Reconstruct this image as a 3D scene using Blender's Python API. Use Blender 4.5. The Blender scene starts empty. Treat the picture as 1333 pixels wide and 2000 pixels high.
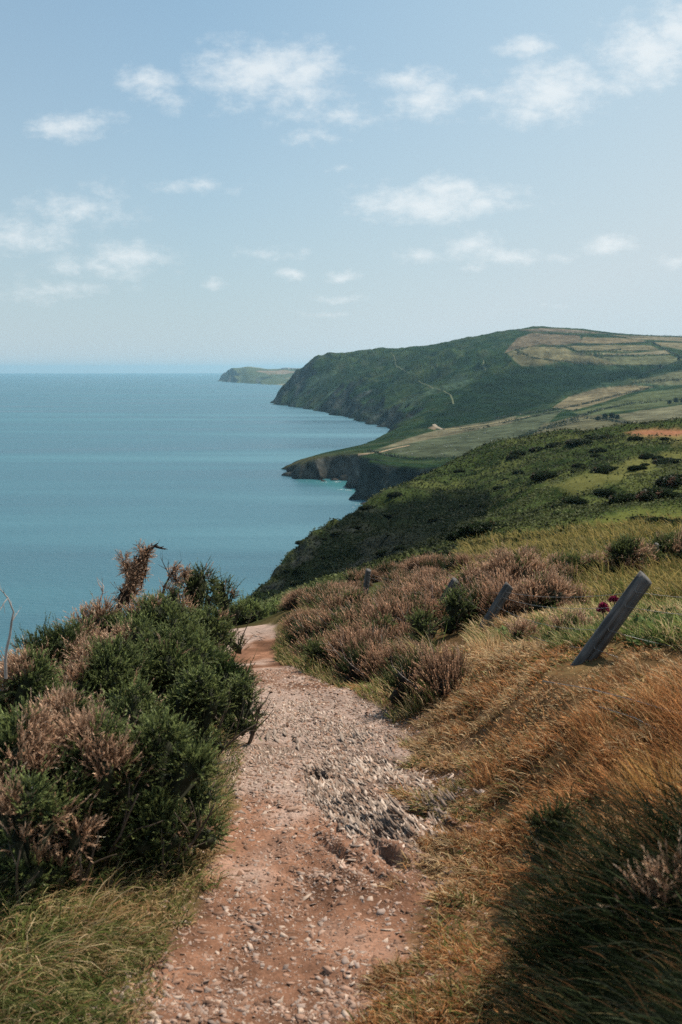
import bpy, math, random
import numpy as np
from math import radians, sin, cos, tan, atan2, hypot
scene = bpy.context.scene
COL = scene.collection

# ---------------------------------------------------------------- camera
CAM_Z = 100.0                                   # eye height above the sea, metres
FPX = 1944.0                                    # focal length in photo pixels (35 mm lens, upright frame)
PITCH = math.atan(277.0/FPX)
cam_data = bpy.data.cameras.new("camera")
cam = bpy.data.objects.new("camera", cam_data); COL.objects.link(cam)
cam.location = (0, 0, CAM_Z)
cam.rotation_euler = (radians(90)-PITCH, 0, 0)
cam_data.sensor_fit = 'VERTICAL'; cam_data.sensor_height = 36.0; cam_data.lens = 36.0*FPX/2000.0
cam_data.clip_start = 0.05; cam_data.clip_end = 90000
cam_data.dof.use_dof = True; cam_data.dof.focus_distance = 9.0; cam_data.dof.aperture_fstop = 5.0
scene.camera = cam

# ---------------------------------------------------------------- exposure
vs = scene.view_settings
scene.display_settings.display_device = 'sRGB'
vs.view_transform = 'Standard'; vs.look = 'None'; vs.gamma = 1.0; vs.use_curve_mapping = False
vs.exposure = 0.28
scene.cycles.max_bounces = 6; scene.cycles.diffuse_bounces = 2; scene.cycles.glossy_bounces = 2
scene.cycles.transmission_bounces = 2; scene.cycles.volume_bounces = 0; scene.cycles.transparent_max_bounces = 4
scene.cycles.use_denoising = False

# ---------------------------------------------------------------- sun
SUN_EL, SUN_AZ = radians(52), radians(46)       # azimuth to the right of the view direction (+Y)
sd = bpy.data.lights.new("sun", 'SUN'); sd.energy = 5.0; sd.angle = radians(0.53); sd.color = (1.0, 0.90, 0.78)
sun = bpy.data.objects.new("sun", sd); COL.objects.link(sun)
sun.rotation_euler = (radians(90)-SUN_EL, 0, math.pi-SUN_AZ)

# ---------------------------------------------------------------- projection helpers (work out where a thing stands)
CP, SP = cos(PITCH), sin(PITCH)
def pix_dir(px, py):
    px = np.asarray(px, float); py = np.asarray(py, float)
    u = (px-666.5)/FPX; v = (1000.0-py)/FPX
    return u, CP+SP*v, -SP+CP*v
def pix_tw(px, py):                             # azimuth and slope of the line of sight
    x, y, z = pix_dir(px, py)
    h = np.hypot(x, y)
    return np.arctan2(x, y), z/h
def P(px, py, r):                               # point seen at (px,py) at horizontal distance r (z relative to the eye)
    t, w = pix_tw(px, py)
    return np.array([r*np.sin(t), r*np.cos(t), r*w])
def sea_pt(px, py):
    t, w = pix_tw(px, py); r = -CAM_Z/w
    return (float(r*np.sin(t)), float(r*np.cos(t)))
def to_pix(x, y, z):                            # z relative to the eye
    f = CP*y - SP*z
    f = np.where(f < 1e-3, 1e-3, f)
    return 666.5+FPX*x/f, 1000.0-FPX*(SP*y+CP*z)/f

# ---------------------------------------------------------------- world: sky with clouds far off
world = bpy.data.worlds.new("World"); scene.world = world; world.use_nodes = True
def build_world():
    nt = world.node_tree; nt.nodes.clear(); N = nt.nodes.new; L = nt.links.new
    out = N('ShaderNodeOutputWorld'); bg = N('ShaderNodeBackground'); L(bg.outputs[0], out.inputs[0])
    sky = N('ShaderNodeTexSky'); sky.sky_type = 'NISHITA'; sky.sun_disc = False
    sky.sun_elevation = SUN_EL; sky.sun_rotation = SUN_AZ
    sky.altitude = 100; sky.air_density = 1.0; sky.dust_density = 2.2; sky.ozone_density = 1.6
    bg.inputs['Strength'].default_value = SKY_STRENGTH
    tc = N('ShaderNodeTexCoord'); sep = N('ShaderNodeSeparateXYZ'); L(tc.outputs['Generated'], sep.inputs[0])
    def M(op, a, b=None, c=None):
        m = N('ShaderNodeMath'); m.operation = op
        for i, v in enumerate((a, b, c)):
            if v is None: continue
            if isinstance(v, (int, float)): m.inputs[i].default_value = v
            else: L(v, m.inputs[i])
        return m.outputs[0]
    ys = M('MAXIMUM', sep.outputs[1], 0.02)
    U = M('DIVIDE', sep.outputs[0], ys); W = M('DIVIDE', sep.outputs[2], ys)
    cmb = N('ShaderNodeCombineXYZ'); L(U, cmb.inputs[0]); L(W, cmb.inputs[1])
    # domain warp so that no cloud is an ellipse
    nz = N('ShaderNodeTexNoise'); nz.inputs['Scale'].default_value = 9; nz.inputs['Detail'].default_value = 6; nz.inputs['Roughness'].default_value = 0.6
    L(cmb.outputs[0], nz.inputs['Vector'])
    sb = N('ShaderNodeVectorMath'); sb.operation = 'SUBTRACT'; L(nz.outputs['Color'], sb.inputs[0]); sb.inputs[1].default_value = (.5, .5, .5)
    sc_ = N('ShaderNodeVectorMath'); sc_.operation = 'MULTIPLY'; L(sb.outputs[0], sc_.inputs[0]); sc_.inputs[1].default_value = (.075, .04, 0)
    ad = N('ShaderNodeVectorMath'); ad.operation = 'ADD'; L(cmb.outputs[0], ad.inputs[0]); L(sc_.outputs[0], ad.inputs[1])
    clouds = [(520,135,115,48,1.0),(590,150,70,60,.9),(560,190,110,25,.7),(140,240,62,24,.95),(290,158,66,24,.85),(325,188,55,20,.6),
      (835,188,72,36,.9),(795,150,62,18,.8),(1075,170,85,50,1.),(1035,215,70,28,.7),(1035,83,48,18,.9),(1265,110,90,62,1.),(1325,55,70,50,1.),
      (1180,175,60,20,.6),(930,178,70,14,.55),(835,395,125,34,1.),(860,370,55,26,.9),(920,402,70,20,.9),(980,385,80,20,.5),
      (640,228,120,22,.6),(600,271,55,11,.55),(370,368,75,16,.5),(225,378,45,15,.45),(150,420,105,30,.62),(40,462,95,32,.72),
      (255,500,75,24,.85),(190,520,110,22,.6),(95,562,125,16,.6),(130,525,40,14,.6),(530,503,55,12,.55),(566,540,28,10,.75),
      (670,541,36,10,.75),(825,502,38,13,.7),(915,488,60,20,.75),(985,505,75,15,.75),(1190,480,44,18,.9),(1095,497,50,8,.45),
      (660,583,60,8,.55),(435,556,24,9,.6),(925,527,24,7,.5),(1320,515,30,12,.5),(672,328,16,6,.5),(1080,600,20,7,.5),(640,610,60,6,.4)]
    acc = None
    for (px, py, rx, ry, s) in clouds:
        x, y, z = pix_dir(px, py)
        cx, cy = float(x/y), float(z/y)
        a = N('ShaderNodeVectorMath'); a.operation = 'SUBTRACT'; L(ad.outputs[0], a.inputs[0]); a.inputs[1].default_value = (cx, cy, 0)
        rx *= 1.18; ry *= 1.22
        b = N('ShaderNodeVectorMath'); b.operation = 'MULTIPLY'; L(a.outputs[0], b.inputs[0]); b.inputs[1].default_value = (FPX/rx, FPX/ry, 0)
        l = N('ShaderNodeVectorMath'); l.operation = 'LENGTH'; L(b.outputs[0], l.inputs[0])
        g = M('MULTIPLY_ADD', l.outputs['Value'], -s*0.75, s)      # s*(1 - .75 d)
        acc = g if acc is None else M('MAXIMUM', acc, g)
    n2 = N('ShaderNodeTexNoise'); n2.inputs['Scale'].default_value = 42; n2.inputs['Detail'].default_value = 9; n2.inputs['Roughness'].default_value = 0.66
    mp = N('ShaderNodeMapping'); mp.inputs['Scale'].default_value = (1, 1.7, 1); L(cmb.outputs[0], mp.inputs[0]); L(mp.outputs[0], n2.inputs['Vector'])
    d = M('ADD', acc, M('MULTIPLY_ADD', n2.outputs['Fac'], 1.5, -0.80))
    mr = N('ShaderNodeMapRange'); mr.interpolation_type = 'SMOOTHSTEP'; L(d, mr.inputs[0])
    mr.inputs[1].default_value = 0.02; mr.inputs[2].default_value = 1.02; mr.inputs[3].default_value = 0; mr.inputs[4].default_value = CLOUD_MAX
    ahead = M('GREATER_THAN', sep.outputs[1], 0.05)
    fac = M('MULTIPLY', mr.outputs[0], ahead)
    # thin veil of haze towards the horizon
    el = M('MAXIMUM', sep.outputs[2], 0.0)
    veil = M('MULTIPLY', M('POWER', 2.718, M('MULTIPLY', el, -VEIL_FALL)), VEIL)
    tint = N('ShaderNodeMix'); tint.data_type = 'RGBA'; tint.blend_type = 'MULTIPLY'; tint.inputs[0].default_value = 1
    L(sky.outputs[0], tint.inputs[6]); tint.inputs[7].default_value = SKY_TINT
    m0 = N('ShaderNodeMix'); m0.data_type = 'RGBA'; glare = M('MULTIPLY', M('MAXIMUM', M('MINIMUM', M('ADD', U, .14), .6), 0.0), 0.62)
    L(M('MINIMUM', M('ADD', M('ADD', veil, VEIL0), glare), .97), m0.inputs[0]); L(tint.outputs[2], m0.inputs[6]); m0.inputs[7].default_value = VEIL_COL
    m1 = N('ShaderNodeMix'); m1.data_type = 'RGBA'; L(fac, m1.inputs[0]); L(m0.outputs[2], m1.inputs[6]); m1.inputs[7].default_value = CLOUD_COL
    L(m1.outputs[2], bg.inputs[0])
SKY_STRENGTH = 0.108
CLOUD_MAX = 0.74
CLOUD_COL = (6.9, 7.2, 7.3, 1)
VEIL, VEIL_FALL, VEIL0 = 0.80, 3.2, 0.12
VEIL_COL = (4.75, 5.4, 5.75, 1)
SKY_TINT = (0.25, 0.67, 0.82, 1)
build_world()

# ---------------------------------------------------------------- numpy helpers
def _hash(ix, iy, seed):
    h = (ix.astype(np.int64)*374761393 + iy.astype(np.int64)*668265263 + seed*974711) & 0x7fffffff
    h = ((h ^ (h >> 13))*1274126177) & 0x7fffffff
    h = (h ^ (h >> 16)) & 0xffff
    return h/65535.0
def vnoise(x, y, seed=0):
    ix = np.floor(x); iy = np.floor(y); fx = x-ix; fy = y-iy
    fx = fx*fx*fx*(fx*(fx*6-15)+10); fy = fy*fy*fy*(fy*(fy*6-15)+10)
    a = _hash(ix, iy, seed); b = _hash(ix+1, iy, seed); c = _hash(ix, iy+1, seed); d = _hash(ix+1, iy+1, seed)
    return ((a*(1-fx)+b*fx)*(1-fy)+(c*(1-fx)+d*fx)*fy)*2-1
def fbm(x, y, oct=4, seed=0, gain=.5):
    s = 0; a = 1; t = 0
    for k in range(oct):
        ca, sa = cos(.6*k+.3), sin(.6*k+.3)
        s = s + a*vnoise((x*ca-y*sa)*2**k+7.3*k, (x*sa+y*ca)*2**k-3.1*k, seed+k*17); t += a; a *= gain
    return s/t*1.6
def sstep(a, b, x):
    t = np.clip((x-a)/(b-a), 0, 1); return t*t*(3-2*t)
def smin(a, b, k):
    h = np.clip(.5+.5*(b-a)/k, 0, 1); return b*(1-h)+a*h-k*h*(1-h)
def unit(v): return v/np.maximum(np.linalg.norm(v, axis=-1, keepdims=True), 1e-9)
class TPS:
    def __init__(s, pts, vals, sc, lam=1e-4):
        s.sc = np.array(sc); s.p = np.asarray(pts, float)*s.sc; n = len(s.p)
        K = s.k(s.p, s.p)+lam*np.eye(n); Q = np.c_[np.ones(n), s.p]
        A = np.zeros((n+3, n+3)); A[:n, :n] = K; A[:n, n:] = Q; A[n:, :n] = Q.T
        s.c = np.linalg.solve(A, np.r_[vals, 0, 0, 0])
    def k(s, a, b):
        d2 = ((a[:, None, :]-b[None, :, :])**2).sum(-1)
        return .5*d2*np.log(d2+1e-12)
    def __call__(s, x, y):
        x = np.asarray(x, float); shp = x.shape
        q = np.c_[x.ravel(), np.asarray(y, float).ravel()]*s.sc; out = np.empty(len(q))
        for i in range(0, len(q), 20000):
            b = q[i:i+20000]; out[i:i+20000] = s.k(b, s.p)@s.c[:-3]+np.c_[np.ones(len(b)), b]@s.c[-3:]
        return out.reshape(shp)
def seg_dist(X, Y, pts, closed):
    d = np.full(X.shape, 1e18); n = len(pts)
    for i in range(n if closed else n-1):
        ax, ay = pts[i]; bx, by = pts[(i+1) % n]
        ex, ey = bx-ax, by-ay; L2 = ex*ex+ey*ey+1e-12
        t = np.clip(((X-ax)*ex+(Y-ay)*ey)/L2, 0, 1)
        d = np.minimum(d, (X-ax-t*ex)**2+(Y-ay-t*ey)**2)
    return np.sqrt(d)
def inside(X, Y, pts):
    c = np.zeros(X.shape, bool); n = len(pts)
    for i in range(n):
        ax, ay = pts[i]; bx, by = pts[(i+1) % n]
        if ay == by: continue
        c ^= ((ay > Y) != (by > Y)) & (X < (bx-ax)*(Y-ay)/(by-ay)+ax)
    return c
def sdist(X, Y, pts):                            # signed distance, positive inside
    d = seg_dist(X, Y, pts, True); return np.where(inside(X, Y, pts), d, -d)

# ---------------------------------------------------------------- object helpers
def mesh_np(name, V, F, mat, col=None, smooth=False, parent=None):
    """V (n,3); F (m,3) or (m,4) ints or a list of such arrays"""
    V = np.ascontiguousarray(V, np.float32); Fs = F if isinstance(F, list) else [F]
    Fs = [np.ascontiguousarray(f, np.int32) for f in Fs if len(f)]
    me = bpy.data.meshes.new(name)
    me.vertices.add(len(V)); me.vertices.foreach_set('co', V.ravel())
    li = np.concatenate([f.ravel() for f in Fs]); me.loops.add(len(li)); me.loops.foreach_set('vertex_index', li)
    cnt = np.concatenate([np.full(len(f), f.shape[1], np.int32) for f in Fs])
    me.polygons.add(len(cnt)); st = np.r_[0, np.cumsum(cnt)[:-1]].astype(np.int32)
    me.polygons.foreach_set('loop_start', st); me.polygons.foreach_set('loop_total', cnt)
    if smooth: me.polygons.foreach_set('use_smooth', np.ones(len(cnt), bool))
    me.update(calc_edges=True)
    if col is not None:
        a = me.color_attributes.new('col', 'FLOAT_COLOR', 'POINT')
        c = np.ones((len(V), 4), np.float32); c[:, :3] = np.clip(col, 0, 1); a.data.foreach_set('color', c.ravel())
    me.materials.append(mat)
    o = bpy.data.objects.new(name, me); COL.objects.link(o)
    if parent is not None: o.parent = parent
    return o
def tag(o, label, cat, group=None, kind=None):
    if label: o['label'] = label
    if cat: o['category'] = cat
    if group: o['group'] = group
    if kind: o['kind'] = kind
    return o
def thing(name, loc, label, cat, group=None, rz=0.0, s=1.0):
    o = bpy.data.objects.new(name, None); COL.objects.link(o); o.location = loc; o.rotation_euler = (0, 0, rz); o.scale = (s, s, s)
    o.empty_display_size = .1
    return tag(o, label, cat, group)
def dup(root, loc, rz=0.0, s=(1, 1, 1), label=None, tilt=(0, 0)):
    r = root.copy(); COL.objects.link(r); r.location = loc; r.rotation_euler = (tilt[0], tilt[1], rz); r.scale = s
    if label: r['label'] = label
    for ch in list(root.children):
        c = ch.copy(); COL.objects.link(c); c.parent = r
        for g in ch.children:
            d = g.copy(); COL.objects.link(d); d.parent = c
    return r
class Soup:
    def __init__(s): s.V = []; s.F3 = []; s.F4 = []; s.C = []; s.n = 0
    def add(s, V, F3=None, F4=None, C=(1, 1, 1)):
        V = np.asarray(V, float)
        if F3 is not None and len(F3): s.F3.append(np.asarray(F3)+s.n)
        if F4 is not None and len(F4): s.F4.append(np.asarray(F4)+s.n)
        C = np.broadcast_to(np.asarray(C, float), (len(V), 3)); s.V.append(V); s.C.append(C); s.n += len(V); return s
    def build(s, name, mat, parent=None, smooth=False):
        F = []
        if s.F3: F.append(np.concatenate(s.F3))
        if s.F4: F.append(np.concatenate(s.F4))
        return mesh_np(name, np.concatenate(s.V), F, mat, np.concatenate(s.C), smooth, parent)

# ---------------------------------------------------------------- materials
def new_mat(name):
    m = bpy.data.materials.new(name); m.use_nodes = True; nt = m.node_tree; nt.nodes.clear()
    return m, nt, nt.nodes.new, nt.links.new
def mat_veg(name, rough=.6, transl=.3, spec=.3, vary=.25, vscale=3.0, gain=1.0):
    m, nt, N, L = new_mat(name)
    out = N('ShaderNodeOutputMaterial'); at = N('ShaderNodeAttribute'); at.attribute_name = 'col'
    geo = N('ShaderNodeNewGeometry'); nz = N('ShaderNodeTexNoise'); nz.inputs['Scale'].default_value = vscale; nz.inputs['Detail'].default_value = 3
    L(geo.outputs['Position'], nz.inputs['Vector'])
    mr = N('ShaderNodeMapRange'); L(nz.outputs['Fac'], mr.inputs[0]); mr.inputs[1].default_value = .3; mr.inputs[2].default_value = .7
    mr.inputs[3].default_value = (1-vary)*gain; mr.inputs[4].default_value = (1+vary)*gain
    mx = N('ShaderNodeVectorMath'); mx.operation = 'SCALE'; L(at.outputs['Color'], mx.inputs[0]); L(mr.outputs[0], mx.inputs['Scale'])
    b = N('ShaderNodeBsdfPrincipled'); L(mx.outputs[0], b.inputs['Base Color']); b.inputs['Roughness'].default_value = rough
    b.inputs['Specular IOR Level'].default_value = spec
    if transl > 0:
        t = N('ShaderNodeBsdfTranslucent'); L(mx.outputs[0], t.inputs['Color'])
        mi = N('ShaderNodeMixShader'); mi.inputs[0].default_value = transl; L(b.outputs[0], mi.inputs[1]); L(t.outputs[0], mi.inputs[2]); L(mi.outputs[0], out.inputs[0])
    else: L(b.outputs[0], out.inputs[0])
    return m
def mat_ground(name, scales=(1.2, 14, 90), bump=.6, dist=.03, vary=.35, rough=.95, speck=None):
    """vertex colour (what grows or lies there) times layered noise, with bump"""
    m, nt, N, L = new_mat(name)
    out = N('ShaderNodeOutputMaterial'); b = N('ShaderNodeBsdfPrincipled'); L(b.outputs[0], out.inputs[0])
    at = N('ShaderNodeAttribute'); at.attribute_name = 'col'; geo = N('ShaderNodeNewGeometry')
    prev = None; hs = None
    for i, s in enumerate(scales):
        nz = N('ShaderNodeTexNoise'); nz.inputs['Scale'].default_value = s; nz.inputs['Detail'].default_value = 5; nz.inputs['Roughness'].default_value = .6
        L(geo.outputs['Position'], nz.inputs['Vector'])
        mr = N('ShaderNodeMapRange'); L(nz.outputs['Fac'], mr.inputs[0]); mr.inputs[1].default_value = .32; mr.inputs[2].default_value = .68
        mr.inputs[3].default_value = 1-vary; mr.inputs[4].default_value = 1+vary
        if prev is None: prev = mr.outputs[0]; hs = nz.outputs['Fac']
        else:
            mm = N('ShaderNodeMath'); mm.operation = 'MULTIPLY'; L(prev, mm.inputs[0]); L(mr.outputs[0], mm.inputs[1]); prev = mm.outputs[0]
            ma = N('ShaderNodeMath'); ma.operation = 'MULTIPLY_ADD'; L(nz.outputs['Fac'], ma.inputs[0]); ma.inputs[1].default_value = (scales[0]/s)**.5*1.5; L(hs, ma.inputs[2]); hs = ma.outputs[0]
    mx = N('ShaderNodeVectorMath'); mx.operation = 'SCALE'; L(at.outputs['Color'], mx.inputs[0]); L(prev, mx.inputs['Scale'])
    L(mx.outputs[0], b.inputs['Base Color'])
    b.inputs['Roughness'].default_value = rough; b.inputs['Specular IOR Level'].default_value = .0
    bp = N('ShaderNodeBump'); bp.inputs['Strength'].default_value = bump; bp.inputs['Distance'].default_value = dist
    L(hs, bp.inputs['Height']); L(bp.outputs[0], b.inputs['Normal'])
    return m
def mat_water():
    m, nt, N, L = new_mat('sea_water')
    out = N('ShaderNodeOutputMaterial'); b = N('ShaderNodeBsdfPrincipled'); L(b.outputs[0], out.inputs[0])
    geo = N('ShaderNodeNewGeometry')
    mp = N('ShaderNodeMapping'); mp.inputs['Scale'].default_value = (.0009, .0060, 1); mp.inputs['Rotation'].default_value = (0, 0, radians(4)); L(geo.outputs['Position'], mp.inputs[0])
    n1 = N('ShaderNodeTexNoise'); n1.inputs['Scale'].default_value = 1.0; n1.inputs['Detail'].default_value = 7; n1.inputs['Roughness'].default_value = .55; L(mp.outputs[0], n1.inputs['Vector'])
    r1 = N('ShaderNodeMapRange'); L(n1.outputs['Fac'], r1.inputs[0]); r1.inputs[1].default_value = .35; r1.inputs[2].default_value = .65; r1.inputs[3].default_value = .22; r1.inputs[4].default_value = .50
    L(r1.outputs[0], b.inputs['Roughness'])
    cr = N('ShaderNodeValToRGB'); cr.color_ramp.elements[0].position = .36; cr.color_ramp.elements[0].color = (.028, .092, .124, 1)
    cr.color_ramp.elements[1].position = .66; cr.color_ramp.elements[1].color = (.074, .182, .222, 1); L(n1.outputs['Fac'], cr.inputs[0])
    at = N('ShaderNodeAttribute'); at.attribute_name = 'col'
    mx = N('ShaderNodeMix'); mx.data_type = 'RGBA'; L(at.outputs['Fac'], mx.inputs[0]); L(cr.outputs[0], mx.inputs[6]); mx.inputs[7].default_value = (.03, .22, .20, 1)
    L(mx.outputs[2], b.inputs['Base Color'])
    b.inputs['IOR'].default_value = 1.33
    mp2 = N('ShaderNodeMapping'); mp2.inputs['Scale'].default_value = (.16, .42, 1); mp2.inputs['Rotation'].default_value = (0, 0, radians(-14)); L(geo.outputs['Position'], mp2.inputs[0])
    n2 = N('ShaderNodeTexNoise'); n2.inputs['Scale'].default_value = 1; n2.inputs['Detail'].default_value = 6; n2.inputs['Roughness'].default_value = .62; L(mp2.outputs[0], n2.inputs['Vector'])
    bp = N('ShaderNodeBump'); bp.inputs['Strength'].default_value = .55; bp.inputs['Distance'].default_value = 1.6; L(n2.outputs['Fac'], bp.inputs['Height']); L(bp.outputs[0], b.inputs['Normal'])
    return m
# ================================================================ LAND
# ---- headland and fields (600 m to 4.5 km), one heightfield cut by its coastline
def ctrl(rows): 
    pts = []; vals = []
    for px, py, r in rows:
        t, w = pix_tw(px, py); pts.append((float(t), math.log(r))); vals.append(float(w))
    return pts, vals
hill_rows = [  # (px, py, distance) of points on the land's upper surface
 # small cove headland
 (575,908,965),(600,896,958),(640,887,955),(680,885,950),(650,884,1000),(690,880,985),(710,889,880),(740,893,870),(800,899,850),(850,902,835),(900,905,810),(950,906,790),
 # field above the cove
 (720,881,960),(760,872,1010),(800,860,1075),(850,850,1130),(900,845,1150),(900,880,900),(850,885,900),(950,870,930),(1000,868,900),(1000,845,1060),(1060,850,980),(1100,835,1080),
 (1200,845,950),(1200,820,1120),(1333,838,950),(1333,810,1180),(1100,800,1350),(1200,790,1400),(1250,775,1550),(1333,770,1550),(1500,800,1200),(1500,760,1600),
 (1060,810,1270),(1000,822,1230),(940,832,1220),(870,842,1200),(1333,740,1850),(1200,752,1780),(1450,730,1950),
 # gully
 (790,850,1150),(820,838,1230),(860,832,1300),(900,822,1380),(950,811,1450),(1000,800,1500),(1060,788,1560),(1120,770,1680),(1200,745,1880),(1290,722,2100),(1400,705,2250),
 # flank above the gully, seaward
 (790,828,1420),(780,822,1600),(800,800,1700),(850,812,1480),(850,780,1700),(880,770,1780),(900,790,1560),(920,750,1850),(960,770,1650),(1000,760,1680),(1000,730,1850),(960,730,1900),(1060,755,1750),(1100,735,1880),(1200,722,2000),(1150,728,1950),
 (820,760,1950),(770,770,2050),(760,790,1900),(740,770,2180),(700,790,2120),(700,765,2280),(660,785,2330),(660,760,2480),(620,782,2560),(620,755,2760),(600,770,2760),(580,768,2860),(560,770,2950),(545,776,3010),(530,782,3120),
 # upper slope
 (900,715,2080),(850,735,2080),(850,705,2350),(800,725,2300),(800,700,2560),(750,730,2450),(750,705,2700),(700,735,2560),(700,710,2780),(660,735,2700),(660,712,2880),(620,735,2860),(600,735,2900),(580,748,2930),(560,752,2980),
 (950,690,2260),(900,690,2400),(1000,695,2150),(1000,680,2300),(950,672,2520),(1000,665,2500),(1040,655,2640),
 # fields on top
 (1040,705,2080),(1100,712,2080),(1200,710,2160),(1333,702,2250),(1100,690,2240),(1200,692,2320),(1333,690,2400),(1100,672,2440),(1200,675,2500),(1333,675,2600),(1450,690,2450),(1100,655,2680),(1200,662,2700),(1333,664,2850),
 # skyline
 (540,764,2990),(552,750,3020),(570,733,3050),(590,716,3080),(610,703,3110),(640,694,3100),(700,688,3060),(740,683,3000),(780,680,2960),(850,674,2860),(900,663,2780),(960,653,2750),(1030,644,2780),(1060,641,2800),(1130,643,2850),(1190,650,2900),(1250,654,3000),(1333,657,3100),(1450,664,3100),
 # beyond the skyline
 (560,775,3300),(600,740,3450),(700,720,3500),(780,715,3500),(900,700,3400),(1060,680,3500),(1200,680,3600),(1333,680,3700),(1450,685,3700),(700,745,4300),(900,740,4300),(1100,725,4400),(1300,715,4500),(1450,715,4500),
 # west of the coast: keep the sheet going
 (500,820,2800),(560,850,2000),(620,850,1700),(700,835,1750),(560,920,900),(700,900,780),(800,910,740),(900,910,700),(1100,900,700),(1333,890,700),(740,858,1300),(700,870,1200)]
_p, _v = ctrl(hill_rows)
tps_hill = TPS(_p, _v, (3.0, 1.0), 2e-4)
COAST = [sea_pt(*q) for q in [(566,905),(557,922),(572,931),(590,937),(610,936),(625,940),(645,936),(664,938),(688,940),(694,946),(682,950),(680,955),(692,960),(700,967),(697,972),(722,984),(760,1000),(900,1030),(1150,1040),(1700,1030)]] \
      + [(2600, 700), (3800, 3000), (3000, 5200), (900, 5200)] \
      + [sea_pt(*q) for q in [(600,772),(555,776),(530,781)]] \
      + [sea_pt(*q) for q in [(526,786),(545,791),(570,794),(600,799),(640,806),(655,811),(680,816),(705,823),(725,826),(731,831),(752,836),(764,838),(772,842)]] \
      + [sea_pt(*q) for q in [(764,851),(745,862),(722,874),(700,884),(660,892),(620,893),(590,896)]]
def hill_height(x, y):
    """height relative to the eye and the distance from the coast"""
    r = np.hypot(x, y); th = np.arctan2(x, y)
    w = tps_hill(th, np.log(r)); z = w*r
    nz = fbm(x/60, y/60, 4, 3)*5 + fbm(x/14, y/14, 3, 9)*1.6
    sd_ = sdist(x+fbm(x/40, y/40, 3, 21)*14, y+fbm(x/40, y/40, 3, 22)*14, COAST)
    far = sstep(1500, 2100, r)*(1-sstep(2600, 3400, y+x*0.2)*0.3)*(1-sstep(420, 800, x))
    # gullies and ribs that run down the seaward flank
    ca, sa = cos(radians(52)), sin(radians(52))
    a = x*ca+y*sa; b = -x*sa+y*ca                     # b runs along the coast
    rib = (1-np.abs(fbm(b/85+fbm(a/200, b/200, 2, 4)*.8, a/520, 3, 31)))**2
    rib2 = fbm(b/26, a/190, 3, 35)
    z = z + far*(rib*24-13 + rib2*3.5)*(1-sstep(20, 85, z))
    z = z + nz*np.clip(far+.15, 0, 1)*0.8
    # cliff
    k = np.where(r < 1150, 1.35, 1.05)*(1+.25*fbm(x/45, y/45, 3, 51))
    cl = -CAM_Z + np.maximum(sd_, -12)*k + fbm(x/16, y/16, 4, 55)*3*sstep(0, 20, sd_)*(sd_ < 120)
    zz = smin(z, cl, 5.0)
    return zz, sd_, z, cl
def in_rel(z): return z+CAM_Z
def polar_grid(t0, t1, nt, rr):
    th = np.linspace(t0, t1, nt); T, R = np.meshgrid(th, rr)     # rows = r
    return T, R
def grid_faces(nr, nt):
    i = np.arange((nr-1)*(nt-1)); a = (i//(nt-1))*nt+i % (nt-1)
    return np.c_[a, a+1, a+nt+1, a+nt]
class PolarSurf:
    """height over (azimuth, distance); can answer where a line of sight first meets it"""
    def __init__(s, T, R, Z): s.T, s.R, s.Z = T, R, Z; s.th = T[0]; s.r = R[:, 0]; s.W = Z/R; s.Wm = np.maximum.accumulate(s.W, 0)
    def height(s, x, y):
        th = np.arctan2(x, y); r = np.hypot(x, y)
        i = np.clip((th-s.th[0])/(s.th[1]-s.th[0]), 0, len(s.th)-1.001); i0 = i.astype(int); fi = i-i0
        j = np.clip(np.interp(r, s.r, np.arange(len(s.r))), 0, len(s.r)-1.001); j0 = j.astype(int); fj = j-j0
        Z = s.Z
        return (Z[j0, i0]*(1-fi)+Z[j0, i0+1]*fi)*(1-fj)+(Z[j0+1, i0]*(1-fi)+Z[j0+1, i0+1]*fi)*fj
    def hit(s, px, py):
        """world point (z relative to the eye) where the line of sight through a photo pixel meets the surface"""
        t, w = pix_tw(px, py); t = np.atleast_1d(t); w = np.atleast_1d(w)
        i = np.clip(np.round((t-s.th[0])/(s.th[1]-s.th[0])).astype(int), 0, len(s.th)-1)
        out = np.full((len(t), 3), np.nan)
        for k in range(len(t)):
            c = s.Wm[:, i[k]]; j = np.searchsorted(c, w[k])
            if j >= len(c): continue
            if j == 0: r = s.r[0]
            else: r = s.r[j-1]+(s.r[j]-s.r[j-1])*(w[k]-c[j-1])/max(c[j]-c[j-1], 1e-9)
            out[k] = (r*sin(t[k]), r*cos(t[k]), r*w[k])
        return out

rr = np.concatenate([np.geomspace(700, 1250, 230)[:-1], np.geomspace(1250, 4500, 330)])
T, R = polar_grid(pix_tw(480, 720)[0], pix_tw(1560, 720)[0], 720, rr)
X, Y = R*np.sin(T), R*np.cos(T)
Zh, SDh, Ztop, CLh = hill_height(X, Y)
Zh = np.maximum(Zh, -CAM_Z-6)
HILL = PolarSurf(T, R, Zh)
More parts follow.
